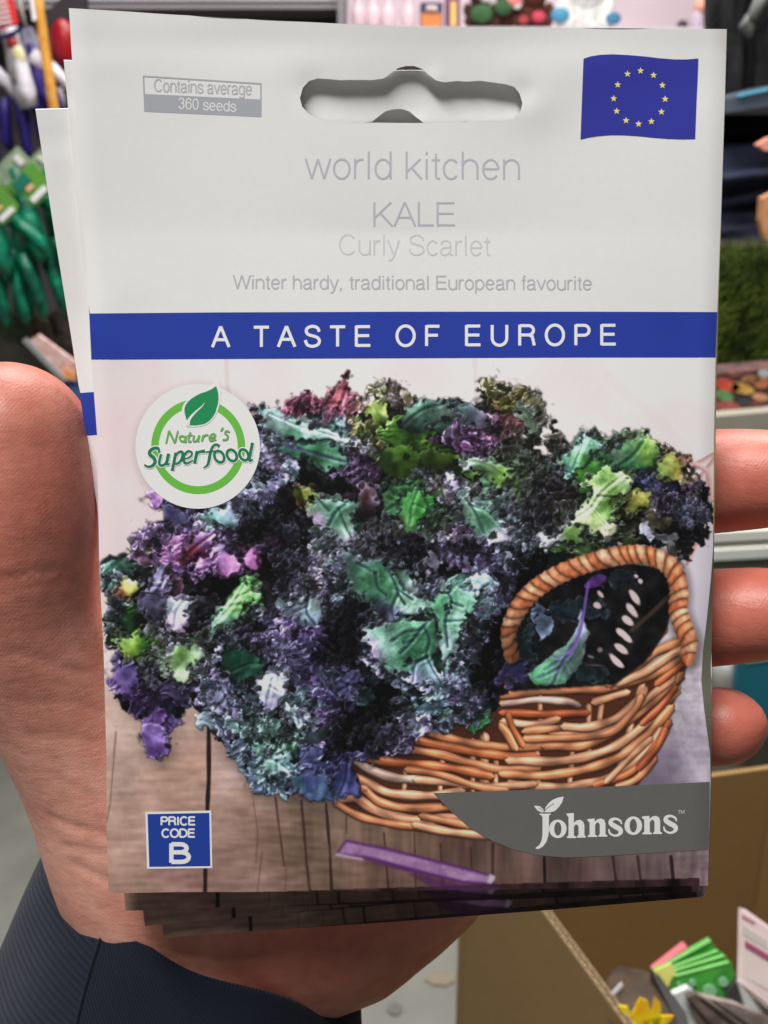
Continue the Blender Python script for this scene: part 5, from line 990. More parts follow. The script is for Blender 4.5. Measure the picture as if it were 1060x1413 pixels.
# ---------------------------------------------------------------- the shop behind
conc = mat('concrete', (128,128,120), .6, k=1.25, c2=(112,112,104), vscale=5, bump=.0006, bscale=60, detail=8)
struct('floor', [(-6,-3,0),(6,-3,0),(6,6,0),(-6,6,0)], [(0,1,2,3)], conc)
wallm = mat('pale_pink_wall', (205,190,198), .8, k=1.2, var=.02)
struct('wall', [(-6,3.6,0),(6,3.6,0),(6,3.6,3.2),(-6,3.6,3.2)], [(0,1,2,3)], wallm)
struct('wall', [(-6,-3,0),(-6,3.6,0),(-6,3.6,3.2),(-6,-3,3.2)], [(3,2,1,0)], wallm)
ceil = mat('dark_ceiling', (120,118,120), .9)
struct('ceiling', [(-6,-3,3.2),(6,-3,3.2),(6,6,3.2),(-6,6,3.2)], [(3,2,1,0)], ceil)
# worn patches of old paint on the floor: raised flakes a hair above it
patch = mat('floor_stain', (138,126,106), .7, k=1.2, var=.05); stp = mat('floor_smudge', (104,104,96), .7, k=1.2)
for (a, b, w, h, mm, lab) in [(608,1350,20,10,patch,'brownish tape mark on the concrete floor left of the cardboard box'),(588,1300,26,7,stp,'dark smudge on the concrete floor, higher one beside the box'),(545,1392,10,9,stp,'dark smudge on the concrete floor close to the sleeve')]:
    pts = [hitz(a+w*math.cos(R(t))*(1+.2*math.sin(3*t)), b+h*math.sin(R(t))*(1+.15*math.cos(2*t)), .004) for t in range(0, 360, 24)]
    tag(mesh('floor_mark', pts[::-1], [tuple(range(len(pts)))], mm), lab, 'floor mark')
def quadY(px0, py0, px1, py1, Y): return [hity(px0, py1, Y), hity(px1, py1, Y), hity(px1, py0, Y), hity(px0, py0, Y)]
def slab(mb, px0, py0, px1, py1, Y, th): a, b, c, d = quadY(px0, py0, px1, py1, Y); mb.hexa(a, b, c, d, (0, th, 0)); return mb
def card(mb, pts, Y, th=.004): v = [hity(x, y, Y) for x, y in pts]; n = len(v); mb.add(v+[p+Vector((0, th, 0)) for p in v], [tuple(range(n))[::-1], tuple(range(n, 2*n))]+[(i, (i+1) % n, n+(i+1) % n, n+i) for i in range(n)]); return mb
grey = mat('grey_metal', (118,112,116), .5, k=1.2, var=.04, vscale=8); dgrey = mat('dark_panel', (62,56,60), .7, k=1.2, var=.1, vscale=12); steel = mat('shelf_edge_metal', (160,158,162), .35, k=1.2)
# left gondola
g = thing('shelf_unit', 'grey metal shelf unit behind the hanging gloves, left of the toys', 'shelf unit', hity(200, 300, 2.45))
slab(MB(), -160, -160, 470, 470, 2.5, .03).build('back_panel', dgrey, g)
slab(MB(), -160, 470, 470, 900, 2.5, .03).build('plinth', mat('plinth_brown', (46,38,34), .8, var=.2, vscale=20), g)
s_ = slab(MB(), -160, 2, 472, 12, 2.30, .2).build('shelf', grey, g); slab(MB(), -160, -3, 472, 1.5, 2.296, .004).build('shelf_edge', steel, g)
slab(MB(), 466, -160, 474, 700, 2.28, .24).build('upright', grey, g)
slab(MB(), -160, -60, 472, -50, 2.30, .2).build('shelf', grey, g)
for (a, b, c, l) in [((90,22,26),100,290,0),((60,52,60),292,372,1),((120,80,74),376,400,1),((80,66,72),404,462,1)]:
    q = slab(MB(), b, -28, c, 1.6, 2.36, .08).build('carton', mat('carton_%d' % b, a, .6, var=.15, vscale=30)); tag(q, {100:'long dark red carton on the grey shelf above the packet',292:'dark grey carton on the shelf, next to the long red one',376:'narrow brownish carton on the grey shelf',404:'mauve grey carton at the right end of the grey shelf'}[b], 'carton')
# wooden pole
woodm = mat('varnished_wood', (196,138,54), .45, k=1.25, var=.18, vscale=60)
pole = thing('tool_handle', 'tall orange wooden tool handle leaning at the upper left', 'handle', hity(75, 160, 2.0))
MB().tube([hity(48, -60, 2.0), hity(55, 20, 2.0), hity(67, 100, 2.0), hity(78, 175, 2.0), hity(92, 260, 2.0)], [.0088]*5, 14).build('shaft', woodm, pole, True)
card(MB(), [(41,-6),(46,-6),(50,27),(45,29)], 1.985, .003).build('price_tag', white_ink, pole)
# red card
redp = mat('red_card', (196,40,44), .45, k=1.25); rc = thing('product_card', 'red product card with white print at the top left corner', 'card', hity(10, 20, 1.95))
card(MB(), [(-22,-20),(14,-20),(25,32),(-14,44)], 1.95, .004).build('card', redp, rc)
for i in range(5): card(MB(), [(-10+i*.8,2+i*7.4),(9+i*1.6,0+i*7),(9.5+i*1.6,2.6+i*7),(-9+i*.8,4.4+i*7.4)], 1.947, .002).build('print_line', white_ink, rc)
# grey strap with blue bag
bb = thing('packaged_tool', 'blue grey bagged tool on a beige strap beside the wooden handle', 'packaged tool', hity(40, 70, 2.08))
MB().tube([hity(24, -20, 2.08), hity(28, 10, 2.08), hity(36, 38, 2.08)], [.007, .008, .006], 8, flat=.5).build('strap', mat('beige_strap', (150,142,132), .7), bb, True)
card(MB(), [(29,40),(40,36),(52,60),(55,95),(44,100),(33,80)], 2.1, .02).build('bag', mat('blue_grey_plastic', (120,120,138), .3, var=.12, vscale=40), bb)
# red trowel in a dark holder
tr = thing('hand_tool', 'dark red rounded tool head hanging in a black holder beside the packet edge', 'tool', hity(84, 60, 2.12))
card(MB(), [(60,24),(78,2),(97,-12),(118,-6),(120,50),(104,84),(90,90),(70,70)], 2.16, .02).build('holder', mat('black_plastic', (36,30,34), .5), tr)
MB().ball(hity(88, 61, 2.12), 1, 16, 10, sc=(.024, .016, .044)).build('head', mat('red_rubber', (140,8,24), .35, k=1.2), tr, True)
rb = slab(MB(), 96, -8, 111, 8, 2.2, .03).build('red_tag', redp); tag(rb, 'small bright red tag at the top edge above the packet corner', 'tag')
sm_ = thing('figurine', 'tiny yellow and black topped white figure beside the wooden handle', 'figurine', hity(79, 125, 2.15))
MB().ball(hity(79, 106, 2.15), .009).build('cap', mat('yellow_plastic', (214,160,40), .4), sm_, True); MB().ball(hity(80, 114, 2.15), .008).build('head', mat('dark_plastic', (40,34,40), .5), sm_, True)
MB().tube([hity(81, 120, 2.15), hity(82, 135, 2.15), hity(84, 150, 2.15)], [.006, .010, .008], 10).build('body', mat('lilac_plastic', (196,186,196), .5, var=.15, vscale=150), sm_, True)

# gloves
def glove(name, label, group, cx, cy, Y, L, rot, mb_col, tip_col, cut, extra=None, spread=1.):
    """palm up, fingers hanging; L = length in px; rot = lean in degrees"""
    t = thing(name, label, 'glove', hity(cx, cy, Y), group); ca, sa = math.cos(R(rot)), math.sin(R(rot)); k = hity(cx+1, cy, Y).x-hity(cx, cy, Y).x
    def W(u, v, dy=0): x = cx+(u*ca+v*sa)*L; y = cy+(-u*sa+v*ca)*L; return hity(x, y, Y+dy)
    pm_, tm = MB(), MB()
    def seg(pts, rad, mb, fl=.55): mb.tube([W(*p) for p in pts], [r*L*k for r in rad], 12, flat=fl)
    seg([(0,0),(0,.12),(0,.30),(0,.50),(0,.62)], [.15,.14,.18,.20,.16], pm_, .45)
    for i, (x, ln) in enumerate([(-.15,.88),(-.05,.98),(.05,1.0),(.145,.90)]):
        X = lambda s: x*(1+(s-.5)*.9*spread)
        q = [(X(.5), .50), (X(.62), .62), (X(.62+(ln-.62)*.5), .62+(ln-.62)*.5), (X(ln-.05), ln-.05), (X(ln), ln)]
        r = [.050, .054, .052, .046, .018]
        if cut < .6: seg(q, r, tm, .8)
        else:
            seg(q[:3], r[:3], pm_, .8); seg(q[2:], [v*1.04 for v in r[2:]], tm, .8)
    seg([(.13,.24),(.24,.36),(.30,.46),(.33,.56)], [.07,.06,.055,.02], tm if cut < .35 else pm_, .8)
    a = pm_.build('palm', mb_col, t, True); b_ = tm.build('fingers', tip_col, t, True)
    if extra: extra(t, W)
    return t
wg = mat('white_glove_cloth', (205,200,208), .8, k=1.15, var=.12, vscale=45, bump=.002, bscale=120); ng_ = mat('navy_glove_rubber', (38,26,104), .45, k=1.2, var=.3, vscale=60)
gg = mat('green_glove_rubber', (6,120,88), .35, k=1.25, c2=(4,66,52), vscale=38, bump=.003, bscale=90)
def patchy(t, W):
    MB().ball(W(.02,.22,-.030), 1, 10, 6, sc=(.012,.006,.018)).build('print_patch', mat('cream_print', (196,190,146), .6), t, True)
    MB().ball(W(.0,.11,-.028), 1, 10, 6, sc=(.011,.006,.009)).build('print_patch', mat('red_print', (150,44,44), .6), t, True)
    MB().ball(W(-.02,.36,-.032), 1, 10, 6, sc=(.014,.005,.016)).build('print_patch', mat('grey_print', (120,112,116), .6), t, True)
    MB().tube([W(-.2+.2*math.cos(a)+.12, -.02+.07*math.sin(a), -.03) for a in np.linspace(0, 5.6, 14)], .0035, 6).build('cuff_ring', ng_, t, True)
GW = 'white and navy gloves hanging at the left'
glove('glove', 'white glove with navy fingertips and a red and cream patch, hanging left of the handle', GW, 12, 40, 2.02, 182, 14, wg, ng_, .5, patchy, 1.7)
glove('glove', 'white and navy glove cut by the left frame edge', GW, -34, 60, 2.06, 170, 6, wg, ng_, .5)
glove('glove', 'navy glove hanging behind the white glove', GW, 40, 62, 2.12, 140, 12, ng_, ng_, .8)
# green gloves with header cards
limem = mat('lime_card', (84,138,50), .5, k=1.25); hdr = mat('header_plastic', (130,146,122), .3, k=1.2, var=.2, vscale=60); whm = mat('white_card', (214,208,204), .5, k=1.1); tealc = mat('teal_card', (20,100,84), .5)
def header(t, W):
    def C(pts, m, dy, nm): v = [W(u*math.cos(.5)+w_*math.sin(.5), -u*math.sin(.5)+w_*math.cos(.5), dy) for u, w_ in [(a*.62, b_*.82) for a, b_ in pts]]; n = len(v); MB().add(v+[p+Vector((0, .002, 0)) for p in v], [tuple(range(n))[::-1], tuple(range(n, 2*n))]+[(i, (i+1) % n, n+(i+1) % n, n+i) for i in range(n)]).build(nm, m, t)
    C([(-.19,-.10),(.19,-.10),(.19,.06),(-.19,.06)], hdr, -.034, 'header_card')
    C([(-.19,.065),(.19,.065),(.17,.30),(.08,.34),(-.08,.34),(-.17,.30)], limem, -.036, 'header_card')
    C([(-.13,.08),(.05,.08),(.05,.17),(-.13,.17)], tealc, -.039, 'print_patch'); C([(-.10,.26),(.10,.26),(.10,.31),(-.10,.31)], white_ink, -.039, 'print_patch'); C([(.07,-.06),(.13,-.06),(.13,.03),(.07,.03)], whm, -.037, 'print_patch'); C([(-.06,.18),(.02,.18),(.02,.22),(-.06,.22)], mat('peach_print', (226,160,120), .5), -.039, 'print_patch')
GG = 'green gloves hanging at the left'
glove('glove', 'green rubber glove with lime header card, middle of the hanging green row', GG, 18, 232, 1.95, 215, 16, gg, gg, .2, header)
glove('glove', 'green rubber glove nearest the white packet edge', GG, 52, 228, 2.02, 165, 18, gg, gg, .2, header)
glove('glove', 'green rubber glove cut by the left frame edge', GG, -22, 262, 1.90, 195, 14, gg, gg, .2, header)
glove('glove', 'green rubber glove hanging lowest, behind the others', GG, 20, 300, 2.05, 140, 6, gg, gg, .2)
# low display under the gloves
lo = MB(); slab(lo, -120, 452, 180, 900, 2.22, .2); tag(lo.build('low_display', mat('dark_board', (44,38,34), .8, c2=(30,30,24), vscale=30)), 'dark brown display base under the green gloves', 'display')
for i, (a, b, c, d, m_, lab) in enumerate([(-6,428,30,470,(44,58,34),'olive leafy packet under the green gloves at the frame edge'),(34,432,64,466,(58,50,34),'brown and green packet under the lowest green glove'),(66,428,100,470,(70,62,58),'dull grey packet just left of the white packets')]):
    q = MB(); card(q, [(a,b+8),(a+12,b),(c,b+14),(c+10,d+10),(a+8,d)], 2.0+.03*i, .02); tag(q.build('packet', mat('packet_%d' % i, m_, .6, c2=tuple(v*.4 for v in m_), vscale=60)), lab, 'packet')
tg = thing('seed_sleeve', 'pink and white printed packet lying slanted just above the thumb tip', 'packet', hity(70, 490, 1.7))
card(MB(), [(38,472),(52,462),(104,500),(104,524),(92,524)], 1.70, .01).build('packet', mat('pink_print', (222,196,192), .5, k=1.1, c2=(200,150,140), vscale=70), tg)
card(MB(), [(30,470),(36,466),(92,526),(86,528)], 1.695, .004).build('edge_strip', mat('grey_strip', (128,130,130), .5), tg)
card(MB(), [(86,506),(104,516),(104,526),(90,522)], 1.692, .003).build('orange_flash', mat('orange_print', (232,140,84), .5), tg)
card(MB(), [(84,524),(108,526),(112,560),(96,556)], 1.71, .01).build('blue_flash', mat('blue_print', (60,90,140), .5), tg)

# toys on the far shelf
ts = thing('toy_shelf', 'white shelf carrying the row of bottles and plush toys behind the packet top', 'shelf', hity(720, 44, 3.05))
slab(MB(), 474, 37, 985, 47, 2.95, .5).build('shelf_board', mat('white_board', (205,196,200), .5, k=1.15), ts)
slab(MB(), 474, -160, 985, 700, 3.46, .02).build('back_panel', mat('pink_back', (204,186,194), .8, k=1.12, var=.03, vscale=6), ts)
botm = mat('pearly_plastic', (214,190,198), .35, k=1.1); neck = mat('dark_neck', (96,70,80), .5)
for i, (x, w) in enumerate([(495,11),(515,11),(536,11),(564,11)]):
    t = thing('bottle', ['white pearly bottle, first from the left on the toy shelf','second white pearly bottle on the toy shelf','third white pearly bottle, with a gap at its right','lone white pearly bottle beside the blue box'][i], 'bottle', hity(x, 37, 3.05), 'pearly white bottles on the toy shelf'); k = hity(1, 30, 3.05).x-hity(0, 30, 3.05).x
    b0 = hity(x, 37, 3.05); MB().tube([b0+Vector((0, 0, z*k)) for z in (0, 3, 16, 24, 30, 36)], [w*k*s for s in (.8, .95, 1, .8, .45, .6)], 16).build('body', botm, t, True)
    MB().tube([b0+Vector((0, 0, z*k)) for z in (36, 42, 52)], [w*k*.62, w*k*.9, w*k*.9], 16).build('cap', botm, t, True)
t = thing('gift_box', 'dark blue box with an orange basket front on the toy shelf', 'box', hity(595, 37, 3.05)); slab(MB(), 581, 3, 611, 37, 3.06, .1).build('box', mat('indigo_box', (48,44,78), .5), t); slab(MB(), 582, 18, 609, 36, 3.04, .02).build('basket_front', mat('orange_basket', (188,112,56), .6, var=.15, vscale=100), t); slab(MB(), 589, 7, 603, 15, 3.05, .01).build('label_patch', whm, t)
MB().tube([hity(595+6*math.cos(a), 18-5*math.sin(a), 3.035) for a in np.linspace(0, math.pi, 9)], .002, 6).build('handle', mat('brown_handle', (110,60,40), .6), t)
t = thing('tall_box', 'narrow purple box with a gold stripe on the toy shelf', 'box', hity(625, 37, 3.05)); slab(MB(), 616, -5, 635, 37, 3.06, .08).build('box', mat('plum_box', (110,60,96), .5), t); slab(MB(), 622, 2, 630, 35, 3.05, .02).build('gold_stripe', mat('gold_print', (214,170,90), .4), t)
def plush(label, x, w, body, parts):
    t = thing('plush_toy', label, 'plush toy', hity(x, 37, 3.05), 'plush toys on the shelf'); k = hity(1, 30, 3.05).x-hity(0, 30, 3.05).x; B = hity(x, 37, 3.05)
    fur = mat('fur_'+str(x), body, .95, k=1.2, var=.2, vscale=60, bump=.004, bscale=200)
    MB().ball(B+Vector((0, 0, 14*k)), w*k*.55, 16, 10, sc=(1, .8, .9)).build('body', fur, t, True); MB().ball(B+Vector((0, -.01, 36*k)), w*k*.42, 16, 10).build('head', fur, t, True)
    for sx_ in (-1, 1): MB().ball(B+Vector((sx_*w*.42*k, -.03, 6*k)), w*k*.22, 12, 8).build('leg', fur, t, True); MB().ball(B+Vector((sx_*w*.5*k, -.02, 20*k)), w*k*.17, 12, 8, sc=(1, 1, 1.5)).build('arm', fur, t, True); MB().ball(B+Vector((sx_*w*.32*k, -.01, 51*k)), w*k*.13, 10, 6).build('ear', fur, t, True)
    for (dx, dz, r, c, nm) in parts: MB().ball(B+Vector((dx*k, -.055, dz*k)), r*k, 12, 8, sc=(1.2, .5, .9)).build(nm, mat('felt_%d_%d' % (x, int(dx+dz)), c, .9, var=.1), t, True)
plush('dark bear plush with a green jumper on the toy shelf', 662, 36, (64,36,30), [(0,14,13,(50,84,50),'jumper'),(6,33,7,(190,184,180),'muzzle')])
plush('brown plush with a striped red and white scarf', 697, 34, (74,40,30), [(-6,22,11,(48,84,52),'sleeve'),(8,30,9,(220,120,120),'scarf'),(12,24,5,(230,210,200),'scarf_stripe')])
plush('brown plush clutching a bright pink heart', 735, 40, (80,36,26), [(4,10,8,(170,56,78),'heart'),(-16,6,6,(150,56,56),'ribbon')])
plush('cream white plush with sky blue paws, largest on the shelf', 804, 62, (226,216,208), [(-36,12,11,(70,130,160),'paw'),(36,8,9,(60,110,140),'paw'),(0,44,14,(170,200,226),'face')])
t = tag(MB().ball(hity(942, 34, 3.05), .012, sc=(1.2, .8, 1)).build('trinket', mat('black_trinket', (50,40,50), .6), None, True), 'tiny black trinket at the right end of the toy shelf', 'trinket')
t = thing('doll', 'pinkish doll at the far right end of the toy shelf', 'doll', hity(962, 37, 3.0)); MB().ball(hity(962, 28, 3.0), .022, sc=(.8, .8, 1.2)).build('body', mat('lilac_dress', (176,160,176), .8, var=.1), t, True); MB().ball(hity(968, 8, 3.0), .02).build('head', mat('doll_skin', (210,150,130), .6), t, True)

# clothes rail at the right
blk = mat('black_cloth', (15,15,17), .9, k=1.1, c2=(8,8,10), vscale=14, bump=.01, bscale=25); navy = mat('navy_cloth', (36,42,68), .85, k=1.2, c2=(20,22,40), vscale=12, bump=.012, bscale=22)
def folds(name, m, px0, py0, px1, py1, Y, label, cat, amp=.03, freq=9, horiz=False, group=None):
    nx_, ny_ = 34, 26; V = []; F = []
    for back in (0, 1):
        for j in range(ny_+1):
            for i in range(nx_+1):
                u, v = i/nx_, j/ny_; x = px0+(px1-px0)*u; y = py0+(py1-py0)*v
                ph = (v if horiz else u)*freq*2+(u if horiz else v)*1.7
                V.append(hity(x, y, Y+amp*math.sin(ph+.8*math.sin(3*u+4*v))+amp*.5*math.sin(2.3*ph+1)+back*.06))
    S0 = (nx_+1)*(ny_+1)
    for j in range(ny_):
        for i in range(nx_): a = j*(nx_+1)+i; F.append((a, a+nx_+1, a+nx_+2, a+1)); F.append((S0+a, S0+a+1, S0+a+nx_+2, S0+a+nx_+1))
    rim = [i for i in range(nx_+1)]+[(j*(nx_+1)+nx_) for j in range(1, ny_+1)]+[ny_*(nx_+1)+i for i in range(nx_-1, -1, -1)]+[j*(nx_+1) for j in range(ny_-1, 0, -1)]
    for a, b_ in zip(rim, rim[1:]+rim[:1]): F.append((a, b_, S0+b_, S0+a))
    return tag(mesh(name, V, F, m, None, True), label, cat, group)
rp = thing('display_stand', 'dark display stand holding the clothes at the right edge', 'stand', hity(1080, 300, 2.1))
slab(MB(), 978, -160, 1300, 620, 2.15, .03).build('back_panel', mat('black_panel', (22,20,24), .8), rp)
folds('jacket', blk, 976, -90, 1120, 140, 1.92, 'black jacket hanging at the upper right edge above the blue shelf strip', 'jacket')
cf = thing('work_glove', 'grey glove hanging in front of the black jacket', 'glove', hity(1035, 20, 1.7)); MB().tube([hity(1062, -30, 1.72), hity(1048, 5, 1.72), hity(1036, 28, 1.72)], [.020, .018, .015], 12, flat=.5).build('palm', mat('grey_knit', (104,106,104), .9, var=.2, vscale=60), cf, True)
for a, b_ in ((1022,40),(1029,47),(1034,52)): MB().tube([hity(1036, 24, 1.72), hity(a, b_, 1.72)], [.008, .005], 8).build('finger', mat('grey_knit_b', (92,94,92), .9), cf, True)
shf = thing('blue_shelf', 'slate blue shelf edge with pale blue price strips at the right', 'shelf', hity(1040, 140, 1.75))
card(MB(), [(985,139),(1140,106),(1140,134),(985,158)], 1.75, .25).build('shelf_board', mat('slate_metal', (70,80,94), .5, k=1.25), shf)
for i in range(6): card(MB(), [(1019+i*11,129.5-i*2.3),(1029+i*11,127.4-i*2.3),(1029+i*11,131.4-i*2.3),(1019+i*11,133.4-i*2.3)], 1.745, .004).build('price_strip', mat('sky_strip', (96,176,206), .4), shf)
folds('folded_clothes', navy, 985, 196, 1130, 345, 1.8, 'rumpled navy clothes under the blue shelf edge', 'clothes', .022, 6, True)
folds('folded_clothes', blk, 985, 158, 1130, 215, 1.86, 'black folded clothes between the blue shelf edge and the navy ones', 'clothes', .015, 5, True)
tag(card(MB(), [(1052,274),(1075,262),(1080,340),(1056,332),(1050,305)], 1.7, .02).build('cardboard_tag', mat('tan_card', (176,124,84), .7, var=.15, vscale=60)), 'tan card poking in at the right frame edge beside the navy clothes', 'card')
tag(card(MB(), [(1046,200),(1062,190),(1080,186),(1080,206),(1056,208)], 1.72, .02).build('cardboard_tag', mat('pink_card', (196,132,112), .7)), 'small pinkish card at the right frame edge above the navy clothes', 'card')
# artificial grass
gb = slab(MB(), 975, 340, 1160, 545, 1.62, .1).build('turf_backing', mat('soil_dark', (30,26,14), .9, var=.3, vscale=50)); tag(gb, 'dark backing board behind the artificial grass', 'board')
V = []; F = []; rg = random.Random(7)
for i in range(9000):
    x = rg.uniform(978, 1150); y = 335+rg.random()**.75*185; 
    if y < 400 and rg.random() < .55*(400-y)/60: continue
    c = hity(x, y, 1.60-rg.random()*.06); a = rg.uniform(-1.2, 1.2)+(math.pi/2); l = rg.uniform(.008, .022); w = rg.uniform(.0007, .0014)
    d = Vector((math.cos(a), rg.uniform(-.6, .1), math.sin(a))).normalized(); s_2 = d.cross(Vector((0, 1, 0))).normalized()*w; n = len(V)
    V += [c-s_2, c+s_2, c+d*l*.6+s_2*.7+Vector((0, -.002, 0)), c+d*l, c+d*l*.6-s_2*.7+Vector((0, -.002, 0))]; F.append((n, n+1, n+2, n+3, n+4))
gr = mesh('grass', V, F, mat('grass_blades', (112,132,50), .6, k=1.2, c2=(50,66,24), vscale=18)); gr['kind'] = 'stuff'; gr['label'] = 'bushy artificial grass at the right edge'
# printed packs below the grass
fp = thing('food_pack', 'flat pack printed with red and orange vegetables below the grass', 'pack', hity(1030, 540, 1.45))
card(MB(), [(975,516),(1160,500),(1160,556),(975,572)], 1.45, .05).build('pack', mat('dark_print', (64,50,56), .5, c2=(104,72,66), vscale=50), fp)
for (x, y, rx_2, ry_2, c, an_) in [(1004,532,18,8,(236,80,66),12),(1024,536,18,7,(250,160,80),14),(1000,546,13,7,(98,146,96),20),(1036,524,13,5,(150,104,76),-4),(1052,528,11,8,(190,120,84),-10),(1004,560,18,7,(150,80,76),4),(1050,548,12,5,(206,150,110),6),(1056,516,9,5,(170,176,180),0),(1028,553,12,4,(60,64,74),0),(1016,516,10,4,(130,84,70),-6),(1044,556,10,4,(120,60,60),0)]:
    pts = [(x+rx_2*math.cos(t)*math.cos(R(an_))-ry_2*math.sin(t)*math.sin(R(an_)), y+rx_2*math.cos(t)*math.sin(R(an_))+ry_2*math.sin(t)*math.cos(R(an_))) for t in np.linspace(0, 2*math.pi, 13)[:-1]]
    card(MB(), pts, 1.447, .002).build('printed_vegetable', mat('veg_%d' % (x*7+int(y)), c, .4, var=.2, vscale=90), fp)
sb2 = thing('counter_shelf', 'beige grey shelf with pale rails behind the fingers at the right', 'shelf', hity(1040, 600, 1.38))
bge = mat('beige_shelf', (150,146,132), .6, k=1.15, var=.04); crm = mat('cream_rail', (226,224,214), .4, k=1.1); olv = mat('olive_board', (96,90,70), .7)  # olv: dark olive board for the lowest riser
card(MB(), [(960,577),(1160,560),(1160,590),(960,604)], 1.42, .3).build('shelf_board', bge, sb2)
card(MB(), [(960,604),(1160,590),(1160,716),(960,716)], 1.44, .02).build('riser', bge, sb2)
for (a, b_, m_, y_, nm) in [(712,724,crm,1.37,'rail'),(725,731,bge,1.385,'rail_gap'),(732,745,crm,1.36,'rail'),(746,755,grey,1.38,'rail_gap'),(756,770,crm,1.355,'rail'),(771,800,olv,1.37,'riser')]:
    card(MB(), [(960,a+5),(1160,a-6),(1160,b_-6),(960,b_+5)], y_, .02).build(nm, m_, sb2)
card(MB(), [(960,800),(1160,790),(1160,918),(960,925)], 1.36, .02).build('lower_panel', bge, sb2)
tag(MB().tube([hity(1000, 960, 1.25), hity(1000, 930, 1.25), hity(1000, 906, 1.25)], [.017, .017, .017], 20).build('can', mat('pale_grey_can', (150,152,150), .35), None, True), 'pale grey can between the two lower fingertips', 'can')
tl = thing('teal_box', 'teal box at the right edge above the cardboard box', 'box', hity(1045, 940, 1.2)); card(MB(), [(1017,912),(1140,896),(1140,1020),(1017,1020)], 1.22, .12).build('box', mat('teal_card_b', (16,104,122), .5, k=1.25), tl)
card(MB(), [(1030,905),(1140,892),(1140,902),(1030,916)], 1.215, .003).build('label_patch', mat('pale_blue', (120,170,190), .4), tl)
slb = tag(card(MB(), [(960,960),(1180,960),(1180,1080),(960,1080)], 1.30, .03).build('partition', mat('grey_partition', (110,104,92), .6)), 'dull grey partition behind the little fingertip', 'partition')

# ---------------------------------------------------------------- cardboard box of seed packets
ZB = 1.45-.50
card_m = mat('cardboard', (120,95,56), .85, k=1.35, var=.05, vscale=9, bump=.0004, bscale=120); edge_m = mat('corrugated_edge', (140,120,92), .85, k=1.2, var=.1, vscale=120)
A = hitz(638, 1108, ZB); B = hitz(905, 1476, ZB); C = hitz(1064, 1050, ZB)
uAB = (B-A).normalized(); B2 = A+uAB*.62; uAC = (C-A).normalized(); uCD = uAB; Dd = C+uCD*.62
bx = thing('cardboard_box', 'tall open cardboard box of seed packets at the lower right', 'box', Vector((A.x, A.y, 0)))
TH = .005; DZ = Vector((0, 0, 1))
def wallpiece(name, p, q, inner, z0, z1, m):
    nrm = DZ.cross((q-p)).normalized(); nrm = nrm if (inner-p).dot(nrm) > 0 else -nrm
    v = [Vector((p.x, p.y, z0)), Vector((q.x, q.y, z0)), Vector((q.x, q.y, z1)), Vector((p.x, p.y, z1))]
    return MB().hexa(*v, nrm*TH).build(name, m, bx)
ctr = (A+C+B2+Dd)/4
wallpiece('left_wall', A, B2, ctr, 0, ZB, card_m); wallpiece('far_wall', A+uAB*.0052, C+uAB*.0052-uAC*0, ctr, 0, ZB+.0, card_m); wallpiece('right_wall', C+uAB*.012, Dd, ctr, 0, ZB, card_m)
# the corrugated rim: paper liners with the flute zigzag between
nr = DZ.cross(uAB).normalized(); nr = nr if (ctr-A).dot(nr) > 0 else -nr
liner = MB(); flute = MB(); L = .60; N_ = 150
liner.hexa(A+DZ*.0005, A+uAB*L+DZ*.0005, A+uAB*L+nr*.0007+DZ*.0005, A+nr*.0007+DZ*.0005, DZ*.0022); liner.hexa(A+nr*.0043+DZ*.0005, A+uAB*L+nr*.0043+DZ*.0005, A+uAB*L+nr*.005+DZ*.0005, A+nr*.005+DZ*.0005, DZ*.0022)
pz = [A+uAB*(L*i/N_)+nr*(.0008+.0034*(i % 2))+DZ*.0005 for i in range(N_+1)]
for a, b_ in zip(pz[:-1], pz[1:]): flute.hexa(a, b_, b_+uAB*.0007, a+uAB*.0007, DZ*.0020)
liner.build('rim_liner', edge_m, bx); f_ = flute.build('rim_flute', edge_m, bx); f_['kind'] = 'stuff'
zt = ZB-.22
tray = MB().hexa(A+nr*.006+uAC*.001+uAB*.011+DZ*(zt-ZB), C+uAB*.014-uAC*.006+DZ*(zt-ZB), Dd-uAC*.006+DZ*(zt-ZB), B2+nr*.006+DZ*(zt-ZB), DZ*-.004).build('tray', card_m, bx)
def packet_quad(name, pts, d, th, m, parent=None): # a packet as a thin slab seen at these corners
    v = [P(x_, y_, dd_) for (x_, y_), dd_ in zip(pts, d)]; n_ = (v[1]-v[0]).cross(v[2]-v[0]).normalized(); n_ = n_ if n_.dot(FWD) > 0 else -n_
    k = len(v); mb = MB().add(v+[q+n_*th for q in v], [tuple(range(k))[::-1], tuple(range(k, 2*k))]+[(i, (i+1) % k, k+(i+1) % k, k+i) for i in range(k)]); return mb.build(name, m, parent)
blkp = mat('black_packet', (44,36,32), .45, c2=(70,56,40), vscale=40); yel = mat('yellow_petal_print', (250,196,20), .5, k=1.3, c2=(230,150,10), vscale=80); grn = mat('green_packet', (72,160,64), .4, k=1.25, c2=(52,130,48), vscale=70); pnk = mat('pink_packet', (204,108,118), .45, k=1.2)
sil = mat('pale_foil_packet', (196,200,200), .35, k=1.1, var=.1, vscale=60); brn = mat('grey_brown_packet', (104,92,84), .5, c2=(60,52,46), vscale=70); pal = mat('pale_pink_packet', (196,176,176), .45, k=1.1, var=.06, vscale=40); plum = mat('plum_print', (120,60,84), .5)
Z4 = lambda zx, zy: (820+zx/4.4167, 1230+zy/4.4167)
q4 = lambda L: [Z4(*p) for p in L]
